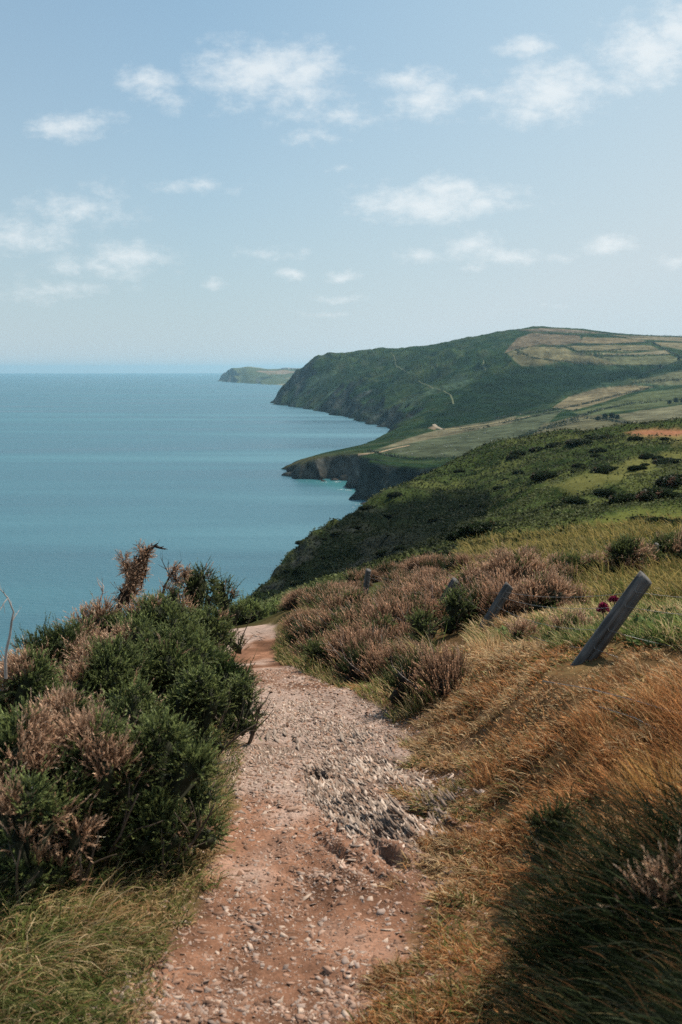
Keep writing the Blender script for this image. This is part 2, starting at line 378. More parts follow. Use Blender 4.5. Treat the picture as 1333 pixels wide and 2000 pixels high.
# what grows where (surface colour, from the fields' outlines on the ground)
PX, PY = to_pix(X, Y, Zh)
def poly_mask(PX, PY, poly, soft=3, wob=4, seed=1):
    return sstep(-soft, soft, sdist(PX+fbm(PX/25, PY/12, 3, seed)*wob, PY+fbm(PX/25, PY/12, 3, seed+5)*wob*.4, poly))
def lerp(c, m, col): return c*(1-m[..., None])+np.array(col)*m[..., None]
C = np.broadcast_to(np.array([.050, .072, .026]), X.shape+(3,)).copy()
n1 = fbm(X/120, Y/120, 5, 71); n2 = fbm(X/30, Y/30, 4, 73)
C = lerp(C, sstep(-.2, .7, n1), (.085, .098, .034)); C = lerp(C, sstep(.1, .8, n2)*.6, (.12, .105, .050))
C = lerp(C, sstep(.15, .6, -n2)*.6, (.022, .040, .018))
fields = [([(705,886),(860,838),(1000,815),(1100,800),(1060,835),(1000,858),(940,884),(900,893),(820,893),(760,884)], (.115, .130, .065)),
 ([(860,838),(960,822),(1010,812),(1000,826),(900,846),(820,862),(740,878),(790,858)], (.22, .19, .10)),
 ([(1060,828),(1160,806),(1210,818),(1330,822),(1330,836),(1200,842),(1120,850),(1030,862),(1000,868),(1040,850)], (.17, .155, .075)),
 ([(1080,796),(1110,775),(1170,758),(1240,752),(1280,756),(1230,768),(1180,785),(1120,802)], (.26, .21, .105)),
 ([(1120,806),(1190,788),(1250,768),(1340,756),(1340,786),(1290,794),(1190,806),(1150,812)], (.13, .150, .062)),
 ([(1230,745),(1290,733),(1340,720),(1400,722),(1400,755),(1340,752),(1290,752)], (.165, .165, .080)),
 ([(1190,812),(1290,796),(1340,790),(1340,822),(1230,820)], (.20, .185, .095)),
 ([(1010,682),(1045,676),(1100,678),(1130,690),(1180,700),(1240,712),(1180,712),(1090,706),(1040,697)], (.24, .205, .095)),
 ([(1010,660),(1040,650),(1130,655),(1140,668),(1100,674),(1050,674),(1010,682),(985,690)], (.21, .16, .088)),
 ([(1140,658),(1250,662),(1262,667),(1180,672),(1135,670)], (.26, .20, .10)),
 ([(1105,676),(1180,674),(1270,674),(1290,684),(1230,686),(1130,684)], (.25, .21, .10)),
 ([(1135,689),(1230,690),(1300,684),(1310,692),(1200,694)], (.30, .25, .13)),
 ([(1160,697),(1250,696),(1310,694),(1333,702),(1300,714),(1210,713)], (.19, .19, .085)),
 ([(1010,645),(1060,641),(1130,644),(1190,652),(1120,650),(1050,648)], (.27, .21, .13)),
 ([(1190,654),(1333,659),(1450,668),(1450,672),(1260,664)], (.27, .22, .12)),
 ([(1275,668),(1450,672),(1450,690),(1340,684),(1290,676)], (.27, .225, .11)),
 ([(990,690),(1010,683),(1040,698),(1090,707),(1060,715),(1020,716)], (.19, .165, .075))]
FM = np.zeros(X.shape)
for i, (pl, c) in enumerate(fields):
    m = poly_mask(PX, PY, pl, 1.0, 1.5, 100+i); FM = np.maximum(FM, m); cc = np.array(c)*.75
    C = C*(1-m[..., None]) + m[..., None]*cc*(1+.18*fbm(X/45, Y/14, 4, 130+i))[..., None]
ca, sa = cos(radians(52)), sin(radians(52)); A_ = X*ca+Y*sa; B_ = -X*sa+Y*ca
st = fbm(B_/38+fbm(A_/160, B_/160, 2, 4)*1.2, A_/420, 4, 91); fl = sstep(1550, 1900, R)*(1-sstep(-25, 10, Zh))*(1-FM)
C = lerp(C, sstep(.05, .6, st)*fl*.8, (.135, .155, .088)); C = lerp(C, sstep(.1, .6, -st)*fl*.8, (.018, .032, .018))  # pale and dark streaks paint in lit ribs and shaded gullies
# gorse and bracken thicket in the gully and under the fields
m = poly_mask(PX, PY, [(800,842),(860,800),(930,750),(1000,716),(1090,712),(1200,718),(1333,708),(1450,700),(1450,716),(1333,724),(1240,738),(1180,752),(1100,774),(1060,795),(1000,812),(900,832)], 8, 14, 61)
C = lerp(C, m*.85, (.020, .034, .016))
# bare rock where the ground turns into cliff
rockm = sstep(3, -4, CLh-Ztop)*(X < 700)
strat = fbm((X*.8+Zh*1.4)/5.0, (Y-Zh)/40, 4, 81)
rk = np.array([.090, .078, .062])*(1+.6*strat)[..., None]
rk = rk*(1-sstep(.1, .6, n2)[..., None]*.6)+np.array([.035, .05, .022])*sstep(.1, .6, n2)[..., None]*.6
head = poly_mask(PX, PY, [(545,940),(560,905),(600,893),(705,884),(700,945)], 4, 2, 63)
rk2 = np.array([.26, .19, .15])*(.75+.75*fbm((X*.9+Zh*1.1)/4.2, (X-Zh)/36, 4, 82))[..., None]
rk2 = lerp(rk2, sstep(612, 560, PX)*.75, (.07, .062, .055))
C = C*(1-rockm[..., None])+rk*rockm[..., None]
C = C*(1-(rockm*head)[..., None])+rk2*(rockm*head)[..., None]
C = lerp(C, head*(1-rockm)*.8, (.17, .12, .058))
wet = sstep(4, 1.0, Zh+CAM_Z); C = C*(1-.6*wet[..., None])
C = C*(np.array([.36, .48, .52])+FM[..., None]*np.array([.36, .26, .34]))*(1+.22*fbm(X/18, Y/18, 3, 75)+.25*fbm(X/7, Y/9, 2, 76))[..., None]
# bay of bare soil beside the lane
C = lerp(C, poly_mask(PX, PY, [(838,836),(850,831),(858,834),(850,839)], 2, 2, 64), (.20, .15, .10))
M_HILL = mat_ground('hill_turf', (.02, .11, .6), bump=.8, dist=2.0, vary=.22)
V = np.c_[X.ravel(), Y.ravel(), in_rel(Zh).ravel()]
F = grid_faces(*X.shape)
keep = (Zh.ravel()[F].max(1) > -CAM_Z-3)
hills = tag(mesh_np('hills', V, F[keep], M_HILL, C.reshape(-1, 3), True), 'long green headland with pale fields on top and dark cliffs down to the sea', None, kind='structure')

# ---- far headland (6 to 10 km)
far_rows = [(443,730,8700),(446,724,8800),(460,720.5,8900),(500,719,9000),(560,718.5,9100),(620,718.5,9200),(700,718,9200),(520,727,8300),(560,724,8400),(540,733,7900),(600,722,8200),(560,737,7600),(600,730,7600),(515,741,7600),(495,748,7500),(530,742,7450),(640,735,7000),(640,725,7800),(480,722,8600),(700,725,8000),(700,740,6800),
  (460,735,10500),(560,731,10500),(700,730,10500),(470,750,8000),(430,745,8000)]
_p, _v = ctrl(far_rows); tps_far = TPS(_p, _v, (12.0, 1.0), 2e-4)
COAST_F = [sea_pt(*q) for q in [(432,744.5),(441,746.5),(452,746),(468,748),(482,749),(495,750),(510,748.5),(500,752),(489,755),(500,757.5),(520,758.5),(545,760),(570,762),(620,766),(700,770)]] + [(2500, 6500), (2500, 11500), (-700, 11500)] + [sea_pt(450, 741), sea_pt(441, 743)]
T, R = polar_grid(pix_tw(425, 720)[0], pix_tw(720, 720)[0], 420, np.geomspace(5500, 11500, 260))
X, Y = R*np.sin(T), R*np.cos(T)
zt = tps_far(T, np.log(R))*R+fbm(X/150, Y/150, 4, 5)*5
sdf = sdist(X+fbm(X/160, Y/160, 3, 23)*40, Y+fbm(X/160, Y/160, 3, 24)*40, COAST_F)
k = np.where(R > 8000, 1.6, .85)
cl = -CAM_Z+np.maximum(sdf, -20)*k*(1+.3*fbm(X/120, Y/120, 3, 25))
Zf = np.maximum(smin(zt, cl, 8), -CAM_Z-6)
FAR = PolarSurf(T, R, Zf)
PXf, PYf = to_pix(X, Y, Zf)
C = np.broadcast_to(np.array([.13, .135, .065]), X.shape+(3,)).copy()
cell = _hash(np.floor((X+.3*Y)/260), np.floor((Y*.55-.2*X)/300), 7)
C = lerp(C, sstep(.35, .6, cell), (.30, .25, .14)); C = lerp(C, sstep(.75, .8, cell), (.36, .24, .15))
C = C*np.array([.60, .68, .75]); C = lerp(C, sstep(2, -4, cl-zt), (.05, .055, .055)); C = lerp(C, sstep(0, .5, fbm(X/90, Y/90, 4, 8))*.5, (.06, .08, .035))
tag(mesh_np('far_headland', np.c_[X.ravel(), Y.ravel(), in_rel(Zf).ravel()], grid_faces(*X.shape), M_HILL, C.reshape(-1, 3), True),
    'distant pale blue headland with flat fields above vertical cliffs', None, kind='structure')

# ---- sea
T, R = polar_grid(-1.15, 1.15, 260, np.geomspace(60, 33000, 420))
X, Y = R*np.sin(T), R*np.cos(T)
PXs, PYs = to_pix(X, Y, np.full(X.shape, -CAM_Z))
g = poly_mask(PXs, PYs, [(585,938),(640,936),(690,938),(700,955),(720,985),(690,960),(640,950)], 9, 4, 65)*.45
g = g + .18*sstep(1000, 1500, PYs)*(fbm(X/90, Y/40, 3, 90)*.5+.5)
tag(mesh_np('sea', np.c_[X.ravel(), Y.ravel(), np.zeros(X.size)], grid_faces(*X.shape), mat_water(), np.repeat(g.reshape(-1, 1), 3, 1), True),
    'calm teal sea with faint wind streaks', None, kind='structure')

# ================================================================ NEAR LAND (0.5 m to 650 m)
def zp(Yv): return np.interp(Yv, [-3, 0, 7, 9, 11, 13.7, 15, 17, 20, 30], [-1.5, -1.6, -2.3, -2.75, -3.27, -3.62, -4.05, -4.9, -6.3, -10.5])
def xp(Yv): return np.interp(Yv, [0, 2.6, 3.7, 5.1, 6.4, 7.5, 9, 11, 13.7, 20], [-.38, -.275, -.09, -.07, -.22, -.44, -.82, -1.22, -1.55, -3.2])
def hw(Yv): return np.interp(Yv, [0, 2.6, 3.7, 6.4, 7.6, 10, 12.5, 14], [.38, .40, .48, .52, .34, .40, .60, .62])
def near_h(x, y):
    t = x-xp(y); h = hw(y); tr = np.maximum(t-h, 0); tl = np.maximum(-t-h, 0)
    cr = np.interp(tr, [0, .3, .65, 1.2, 2, 4, 8, 14], [0, .11, .42, .58, .74, .9, 1.0, 1.05])*np.interp(y, [0, 4.5, 6.5, 9, 13, 14.5], [1, 1, .75, .66, .66, .5])
    cl = np.interp(tl, [0, .5, 1, 2, 4, 8, 14], [0, .03, -.05, -.45, -1.9, -5.4, -11])
    dish = -.03*np.clip(1-np.abs(t)/h, 0, 1)
    return zp(y)+cr+cl+dish
near_rows = [  # far part of the near land
 (718,1140,17),(800,1122,17),(900,1115,18),(1050,1120,16),(1200,1110,17),(1333,1085,19),(1600,1060,20),
 (640,1175,17),(600,1190,18),(560,1205,18),(520,1215,19),(480,1228,20),
 (740,1112,45),(800,1085,60),(870,1056,75),(900,1040,85),(960,1010,105),(1000,980,130),(1050,950,150),
 (900,1085,30),(1000,1060,35),(1100,1040,40),(1200,1030,42),(1333,1010,48),(1000,1020,65),(1100,1000,75),(1200,990,85),(1333,960,95),(1600,950,100),
 (1100,950,125),(1200,925,150),(1333,910,165),(1150,900,180),(1600,880,200),
 (1000,870,255),(1050,856,262),(1100,850,262),(1150,848,262),(1200,845,265),(1260,840,268),(1333,834,275),(1600,820,290),
 # hollow behind the near shoulder and the shaded spur beyond it
 (640,1160,60),(700,1140,75),(740,1125,85),(800,1095,100),(870,1065,115),(950,1020,140),(560,1190,70),(530,1195,80),
 (560,1150,125),(620,1110,132),(700,1060,150),(800,1010,170),(900,955,200),(640,1150,105),(700,1110,118),(800,1060,135),
 (475,1177,122),(510,1140,130),(560,1098,142),(600,1066,150),(640,1030,160),(700,989,178),(760,955,198),(820,922,218),(870,900,232),(930,883,246),
 (400,1290,118),(430,1232,118),(340,1380,118),(200,1560,110),(60,1700,105),(-200,1900,100),(-500,2000,90),
 # seaward fall
 (430,1240,40),(350,1300,30),(350,1330,60),(200,1340,25),(200,1450,45),(0,1400,22),(0,1550,45),(-300,1500,22),(-300,1700,45),(250,1250,15),(450,1235,24),(480,1212,60),(470,1225,90),
 # fall behind the spur
 (475,1260,150),(560,1190,180),(640,1110,205),(700,1070,225),(820,1010,275),(930,960,310),(1050,925,330),(1200,905,340),(1333,890,350),(1600,880,350),
 (475,1400,210),(600,1260,260),(760,1120,340),(930,1040,430),(1100,985,470),(1333,960,480),(1600,950,480),(700,1120,500),(930,1055,620),(1333,1020,640)]
_p, _v = ctrl(near_rows)
for yy in (7, 9, 11, 13.7):
    for xx in (-8, -5, -3, -1.5, 0, 1, 2, 3.5, 6, 9):
        r_ = hypot(xx, yy)
        if r_ > 14.5: continue
        _p.append((math.atan2(xx, yy), math.log(r_))); _v.append(float(near_h(np.array(xx), np.array(yy)))/r_)
tps_near = TPS(_p, _v, (2.0, 1.0), 3e-4)
def path_field(x, y):                            # >0 on the worn path, metres
    return hw(y)-np.abs(x-xp(y))+.06*fbm(x/.35, y/.35, 3, 201)+.05*fbm(x/1.2, y/1.2, 2, 202)
def near_height(x, y):
    r = np.hypot(x, y); b = sstep(10.5, 14.5, r)*(y > 0)
    z = near_h(x, y)
    far = tps_near(np.arctan2(x, y), np.log(np.maximum(r, 5)))*r
    z = z*(1-b)+far*b
    edge = sstep(.0, .35, -path_field(x, y))
    z = z+.045*fbm(x/.7, y/.7, 3, 203)*(.25+.75*edge)+.012*fbm(x/.16, y/.16, 3, 204)+.10*fbm(x/2.6, y/2.6, 2, 205)*edge
    z = z+sstep(15, 45, r)*(.5*fbm(x/7, y/7, 3, 206))+sstep(50, 130, r)*1.6*fbm(x/28, y/28, 4, 207)*(1-.0*r)
    # crags on the shaded spur's seaward edge
    cr = sstep(95, 125, r)*sstep(30, -10, x)*(1-sstep(180, 260, r))
    z = z+cr*(1.6*fbm(x/9, y/9, 4, 208)+1.2*np.abs(fbm(x/4, y/4, 3, 209)))
    # slate ledges to the right of the path
    lx, ly = x-.22, y-4.05
    led = np.exp(-((lx/.34)**2+(ly/.42)**2))
    z = z+led*.055
    ee, nn_ = x*.5-y*.87, x*.87+y*.5                  # along and across the bedding
    z = z+np.minimum(led*1.6, 1)*(.030*fbm(nn_/.06, ee/.30, 3, 220)+.012*fbm(nn_/.022, ee/.14, 2, 221))
    for qx, qy, dp, sr in ((812, 1602, .13, .055), (748, 1652, .08, .045), (628, 1512, .07, .04), (700, 1612, .06, .04), (870, 1640, .07, .04)):
        ux_, uy_, uz_ = pix_dir(qx, qy); y0 = 1.62/(-uz_/uy_-.10); x0 = ux_/uy_*y0
        z = z-dp*np.exp(-(((x-x0)*.87+(y-y0)*.5)/sr)**4-(((x-x0)*.5-(y-y0)*.87)/(sr*1.7))**4)
    return z
rr = np.concatenate([np.geomspace(.5, 12, 400)[:-1], np.geomspace(12, 60, 170)[:-1], np.geomspace(60, 700, 230)])
T, R = polar_grid(-1.5, 1.5, 900, rr)
X, Y = R*np.sin(T), R*np.cos(T)
Zn = near_height(X, Y)
Zn = np.maximum(Zn, -CAM_Z-6)
NEAR = PolarSurf(T, R, Zn)
PXn, PYn = to_pix(X, Y, Zn)
pf = path_field(X, Y)
onpath = (sstep(-.05, .05, pf))*(Y > 0)*(Y < 14.2)
nA = fbm(X/.5, Y/.5, 4, 301); nB = fbm(X/.12, Y/.12, 3, 302); nC = fbm(X/3, Y/3, 3, 303)
soil = np.array([.215, .110, .068]); slate = np.array([.36, .28, .235]); dark = np.array([.10, .055, .035])
C = np.broadcast_to(np.array([.10, .062, .030]), X.shape+(3,)).copy()          # litter and soil between the plants
C = lerp(C, sstep(-.2, .5, nA), (.15, .10, .045))
Cb = np.broadcast_to(np.array([.048, .066, .022]), X.shape+(3,)).copy()         # far bracken slope
nD = fbm(X/14, Y/14, 4, 304); nE = fbm(X/4, Y/4, 3, 305)
Cb = lerp(Cb, sstep(0, .6, nD), (.085, .098, .032)); Cb = lerp(Cb, sstep(.1, .6, -nE), (.022, .036, .014))
C = C*(1-sstep(11, 18, R)[..., None])+Cb*sstep(11, 18, R)[..., None]
gold = [([(1000,1082),(1080,1064),(1160,1062),(1230,1085),(1333,1068),(1333,1040),(1150,1035),(1040,1050)], (.20, .165, .050)),
        ([(1240,1240),(1250,1120),(1333,1085),(1500,1080),(1500,1200),(1333,1190)], (.27, .205, .080)),
        ([(1120,1030),(1200,1000),(1333,990),(1400,1020),(1333,1050),(1180,1050)], (.095, .105, .030)),
        ([(1040,950),(1150,925),(1200,905),(1333,880),(1333,905),(1220,935),(1120,965)], (.105, .105, .036)),
        ([(1230,850),(1300,838),(1500,830),(1500,860),(1333,862)], (.17, .135, .055))]
for i, (pl, c) in enumerate(gold):
    C = lerp(C, poly_mask(PXn, PYn, pl, 8, 16, 310+i)*(R > 9), c)
C = lerp(C, poly_mask(PXn, PYn, [(1215,846),(1240,840),(1300,838),(1340,842),(1330,850),(1270,853),(1235,852)], 3, 5, 320)*(R > 200), (.27, .125, .07))
crag = sstep(.15, .5, fbm(X/7, Y/7, 4, 321))*sstep(100, 120, R)*sstep(20, -6, X)*.8
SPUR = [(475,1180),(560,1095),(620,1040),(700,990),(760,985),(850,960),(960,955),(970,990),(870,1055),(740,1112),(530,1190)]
C = lerp(C, poly_mask(PXn, PYn, SPUR, 14, 22, 322)*(R > 50)*.95, (.006, .010, .007))  # the spur's shade is painted in as near-black ground colour
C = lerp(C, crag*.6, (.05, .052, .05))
P1 = soil*(1+.35*nA+.18*nB)[..., None]
sl = sstep(-.2, .35, nC*.6+nA*.5+sstep(4.0, 5.6, R)*.9-.45)
P1 = lerp(P1, sl*.75, slate); P1 = lerp(P1, sstep(.35, .8, -nA)*.5, dark)
C = C*(1-onpath[..., None])+P1*onpath[..., None]
rock2 = poly_mask(PXn, PYn, [(590,1500),(640,1480),(760,1480),(880,1570),(905,1620),(840,1680),(740,1650),(660,1610),(600,1560)], 14, 20, 611)*(R < 8)
C = lerp(C, rock2*sstep(-.3, .3, nA+.3*nB), (.085, .055, .04))
# worn earth and short dry turf beside the path
wx = sstep(.0, .9, -pf)
side = (X > xp(Y))*(R < 9)*(1-onpath)
C = lerp(C, side*(1-wx)*.9, (.16, .085, .045))
C = lerp(C, (X < xp(Y))*(R < 8)*(1-onpath)*.6, (.10, .085, .032))
M_GROUND = mat_ground('earth_and_litter', (1.1, 13, 75), bump=.75, dist=.035, vary=.22)
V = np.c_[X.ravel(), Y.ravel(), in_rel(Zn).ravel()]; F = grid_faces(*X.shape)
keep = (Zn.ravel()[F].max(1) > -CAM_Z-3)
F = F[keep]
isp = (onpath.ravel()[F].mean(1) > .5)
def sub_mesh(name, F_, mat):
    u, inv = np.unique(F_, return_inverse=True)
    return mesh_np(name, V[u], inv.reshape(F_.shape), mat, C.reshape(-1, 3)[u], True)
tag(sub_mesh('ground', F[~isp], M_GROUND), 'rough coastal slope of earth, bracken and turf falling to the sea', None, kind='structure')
tag(sub_mesh('path', F[isp], M_GROUND), 'stony red earth footpath running down the slope', None, kind='structure')

# ---- haze
def build_haze():
    m, nt, N, L = new_mat('sea_haze'); out = N('ShaderNodeOutputMaterial'); v = N('ShaderNodeVolumePrincipled')
    v.inputs['Color'].default_value = (.44, .79, 1.0, 1); v.inputs['Density'].default_value = HAZE; v.inputs['Anisotropy'].default_value = .35
    L(v.outputs[0], out.inputs['Volume'])
    x0, x1, y0, y1, z0, z1 = -34000, 34000, -1500, 34000, -8, 235
    V = [(x, y, z) for z in (z0, z1) for y in (y0, y1) for x in (x0, x1)]
    F = np.array([(0, 2, 3, 1), (4, 5, 7, 6), (0, 1, 5, 4), (2, 6, 7, 3), (0, 4, 6, 2), (1, 3, 7, 5)])
    tag(mesh_np('haze', V, F, m), 'thin pale sea haze', None, kind='stuff')
HAZE = 4.4e-5
build_haze()
# ================================================================ VEGETATION GENERATORS
def perp(D, rng):
    a = unit(rng.normal(size=D.shape)); b = unit(np.cross(D, a)); return b
def spikes(B, D, Ln, K, slen, sw, ang, rng, col, tip, stem=.0025, cvar=.25, droop=0.0):
    """N shoots: a thin stem and K tapering spines or leaves each; vertex colours run from col (base) to tip"""
    N = len(B); Ln = np.broadcast_to(Ln, (N,)); S = Soup()
    t = np.tile((np.arange(K)+.5)/K, (N, 1))+rng.uniform(-.4/K, .4/K, (N, K)); t = np.clip(t, 0, 1)
    D = unit(D); Dr = np.repeat(D, K, 0).reshape(-1, 3); Pr = perp(Dr, rng)
    a = rng.uniform(ang*.6, ang*1.35, (N*K, 1))*(1-.55*t.reshape(-1, 1))
    sdv = unit(Dr*np.cos(a)+Pr*np.sin(a)); side = unit(np.cross(sdv, perp(sdv, rng)))
    base = (B[:, None, :]+D[:, None, :]*(t*Ln[:, None])[..., None]).reshape(-1, 3)
    base[:, 2] -= droop*(t.reshape(-1)**2)*np.repeat(Ln, K)
    l = (slen*rng.uniform(.6, 1.25, (N*K, 1))*(1.1-.5*t.reshape(-1, 1))); wv = sw*rng.uniform(.7, 1.3, (N*K, 1))
    V = np.stack([base-side*wv*.5, base+side*wv*.5, base+sdv*l], 1).reshape(-1, 3)
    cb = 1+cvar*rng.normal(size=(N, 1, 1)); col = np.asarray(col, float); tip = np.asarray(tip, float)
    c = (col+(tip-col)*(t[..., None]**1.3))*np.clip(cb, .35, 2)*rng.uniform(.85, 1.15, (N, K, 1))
    c = np.repeat(c.reshape(-1, 3), 3, 0)
    S.add(V, np.arange(len(V)).reshape(-1, 3), C=c)
    if stem > 0:
        p1 = perp(D, rng); e = B+D*Ln[:, None]; e[:, 2] -= droop*Ln
        V = np.stack([B-p1*stem, B+p1*stem, e], 1).reshape(-1, 3); S.add(V, np.arange(len(V)).reshape(-1, 3), C=col*.8)
    return S
def lobes_for(rx, ry, h, n, rng):
    L = []
    for i in range(n):
        a = i*2.4+rng.uniform(-.5, .5); q = math.sqrt((i+.5)/n)*.72
        rad = rng.uniform(.24, .52)*min(rx, ry, h*.9)*(1.15-.3*q)
        zc = h-rad-(q**1.6)*h*.55*rng.uniform(.7, 1.2)
        L.append((q*rx*cos(a), q*ry*sin(a), max(zc, rad*.5), rad))
        if i % 2 == 0: L.append((q*rx*cos(a)*1.1, q*ry*sin(a)*1.1, max(zc*.35, rad*.4), rad*1.05))
    return np.array(L)
def shoot_sites(L, N, rng, inner=.78, lean=(0, 0, .35), noise=.5):
    ar = L[:, 3]**2; k = rng.choice(len(L), N*3, p=ar/ar.sum()); d = unit(rng.normal(size=(N*3, 3))); d[:, 2] = np.where(d[:, 2] < -.35, -d[:, 2], d[:, 2])
    rad = L[k, 3]*rng.uniform(inner, 1.02, N*3)*(1+.18*np.sin(d[:, 0]*5+k)*np.cos(d[:, 1]*4+k*2))
    p = L[k, :3]+d*rad[:, None]
    din = np.min(np.linalg.norm(p[:, None, :]-L[None, :, :3], axis=2)/L[None, :, 3], axis=1)
    ok = (din > inner*.86) & (p[:, 2] > .01); p = p[ok][:N]; d = d[ok][:N]
    return p, unit(d+np.array(lean)+rng.normal(size=d.shape)*noise)
def ico(level=2):
    import bmesh
    bm = bmesh.new(); bmesh.ops.create_icosphere(bm, subdivisions=level, radius=1)
    V = np.array([v.co[:] for v in bm.verts]); F = np.array([[v.index for v in f.verts] for f in bm.faces]); bm.free(); return V, F
ICO_V, ICO_F = ico(2)
ICO3_V, ICO3_F = ico(4)
def core(L, s, C):
    """one closed lumpy mass: the farthest lobe surface in every direction from the middle"""
    c0 = np.array([L[:, 0].mean(), L[:, 1].mean(), max(L[:, 2].mean()*.6, .02)]); c = L[:, :3]-c0; r = L[:, 3]*s
    d = ICO3_V; dc = d@c.T; disc = r[None]**2-(c**2).sum(1)[None]+dc**2
    R_ = np.where(disc > 0, dc+np.sqrt(np.maximum(disc, 0)), 0).max(1); R_ = np.maximum(R_, .25*r.mean())
    R_ = R_*(1+.09*np.sin(d[:, 0]*13+d[:, 2]*9)*np.cos(d[:, 1]*11))
    V = c0+d*R_[:, None]; V[:, 2] = np.maximum(V[:, 2], -.02)
    return Soup().add(V, ICO3_F, C=C)
def tube(S, pts, rad, n=5, C=(1, 1, 1)):
    pts = np.asarray(pts, float); m = len(pts); rad = np.broadcast_to(rad, (m,)); V = []
    up = np.array([.31, .17, .93])
    for i in range(m):
        d = unit(pts[min(i+1, m-1)]-pts[max(i-1, 0)]); a = unit(np.cross(d, up)); b = np.cross(d, a)
        for j in range(n): V.append(pts[i]+rad[i]*(a*cos(2*math.pi*j/n)+b*sin(2*math.pi*j/n)))
    F = [(i*n+j, i*n+(j+1) % n, (i+1)*n+(j+1) % n, (i+1)*n+j) for i in range(m-1) for j in range(n)]
    cap = [tuple((m-1)*n+j for j in range(n))]
    S.add(V, [(c[0], c[i], c[i+1]) for c in cap for i in range(1, n-1)], F, C)
def branching(S, p, d, Ln, r, depth, rng, C, bend=.25, tips=None):
    p = np.array(p, float); d = unit(np.array(d, float)); pts = [p.copy()]; k = 5
    for i in range(k):
        d = unit(d+rng.normal(size=3)*bend*.5); p = p+d*Ln/k; pts.append(p.copy())
        if depth > 0 and i >= 1 and rng.random() < .75:
            dd = unit(d+unit(rng.normal(size=3))*.85+np.array([0, 0, .25])); branching(S, p, dd, Ln*rng.uniform(.35, .6), r*(1-i/k)*.7, depth-1, rng, C, bend, tips)
    tube(S, pts, np.linspace(r, r*.3, len(pts)), 4, C)
    if tips is not None: tips.append((pts[-1], d))

M_GORSE = mat_veg('gorse_green', .55, .30, .25, .22, 4.0)
M_BRACKEN = mat_veg('bracken_leaf', .7, .25, .06, .25, .5)
M_DEAD = mat_veg('dry_spray', .8, .25, .15, .18, 6.0)
M_BARK = mat_veg('bark', .85, 0, .2, .3, 20.0)
M_GRASS = mat_veg('grass_blades', .6, .45, .10, .25, 1.6)
M_HEATH = mat_veg('heather', .8, .25, .15, .2, 3.0)
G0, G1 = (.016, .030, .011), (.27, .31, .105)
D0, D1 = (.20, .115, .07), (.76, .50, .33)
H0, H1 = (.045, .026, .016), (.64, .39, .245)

def gorse_bush(name, label, px, r, wpx, top, seed, dead=.15, green=1.0, group=None, dens=1.0, deadspots=None, cat='gorse bush', g1=G1, hmin=.15, ground_drop=0):
    """a gorse bush standing at azimuth of px and distance r, as wide as wpx and reaching up to photo row `top`"""
    rng = np.random.default_rng(seed); t, w = pix_tw(px, top); x, y = r*sin(t), r*cos(t)
    zg = float(NEAR.height(np.array([x]), np.array([y]))[0]); h = max(r*float(w)-zg+.02, hmin); rx = wpx*r/FPX/2
    root = thing(name, (x, y, in_rel(zg)-.04), label, cat, group)
    h += .04
    L = lobes_for(rx, min(rx*.8, .8), h, 9, rng)
    area = (4*math.pi*L[:, 3]**2).sum(); N = int(min(area*1500*dens/max(1, (r/5)**1.3), 9500))
    sc = max(1.0, (r/6.0)**.7)
    p, d = shoot_sites(L, N, rng, inner=.68)
    isd = np.zeros(len(p), bool)
    if dead > 0:
        f = vnoise(p[:, 0]/(.35*rx+.08)+seed*3.1, (p[:, 2]+p[:, 1]*.7)/(.35*rx+.08)+seed, seed)+.35*vnoise(p[:, 0]/.07, p[:, 2]/.07, seed+1); isd = f > np.quantile(f, 1-dead)
    Ls = .062*sc*rng.uniform(.6, 1.4, len(p))*np.where(rng.random(len(p)) < .10, 2.0, 1.0)
    g = ~isd
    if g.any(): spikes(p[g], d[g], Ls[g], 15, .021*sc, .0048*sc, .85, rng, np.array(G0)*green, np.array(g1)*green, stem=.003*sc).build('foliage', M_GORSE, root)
    if isd.any():
        q = p[isd]+d[isd]*.02; spikes(q, unit(d[isd]+np.array([0, 0, .3])), Ls[isd]*.95, 14, .022*sc, .0045*sc, .75, rng, D0, D1, stem=.0022*sc).build('dry_sprays', M_DEAD, root)
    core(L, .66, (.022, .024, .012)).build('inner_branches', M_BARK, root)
    for k in range(3):
        S = Soup(); a = rng.uniform(0, 6.28); q = np.array([cos(a)*rx*.25, sin(a)*rx*.2, 0.0]); branching(S, q, (cos(a)*.5, sin(a)*.5, 1), h*.7, .010, 1, rng, (.10, .075, .055)); S.build('stem', M_BARK, root)
    return root
gb = gorse_bush
# ---------------------------------------------------------------- left of the path
gb('gorse_bush', 'near dark green gorse bush overhanging the left edge of the path', 300, 3.85, 240, 1412, 11, .10, dens=1.15)
gb('gorse_bush', 'low green gorse growing right against the path edge beside the grass fringe', 372, 3.95, 90, 1485, 12, .02)
gb('gorse_bush', 'nearest gorse bush, half of it dead pinkish brown sprays, above the long grass', 165, 3.80, 250, 1415, 13, .42, dens=1.1)
gb('gorse_bush', 'green gorse bush cut by the left frame edge above the shaded grass', 20, 3.85, 260, 1400, 14, .22, dens=1.1)
gb('gorse_bush', 'small gorse bush with brown dead tips in the bottom left long grass', 45, 3.5, 150, 1540, 15, .35)
gb('gorse_bush', 'broad deep green gorse bush touching the bend of the path', 428, 6.1, 150, 1292, 16, .0, green=1.1, g1=(.085, .125, .036))
gb('gorse_bush', 'rounded green gorse bush in the middle of the left thicket', 330, 6.0, 250, 1238, 17, .03, dens=1.1)
gb('gorse_bush', 'shaded gorse bush with a few dead tufts behind the dry grass tuft', 205, 5.7, 230, 1262, 18, .22)
gb('gorse_bush', 'gorse bush with pale dead sprays at the left frame edge beside the bare twig', 40, 5.3, 190, 1285, 19, .42)
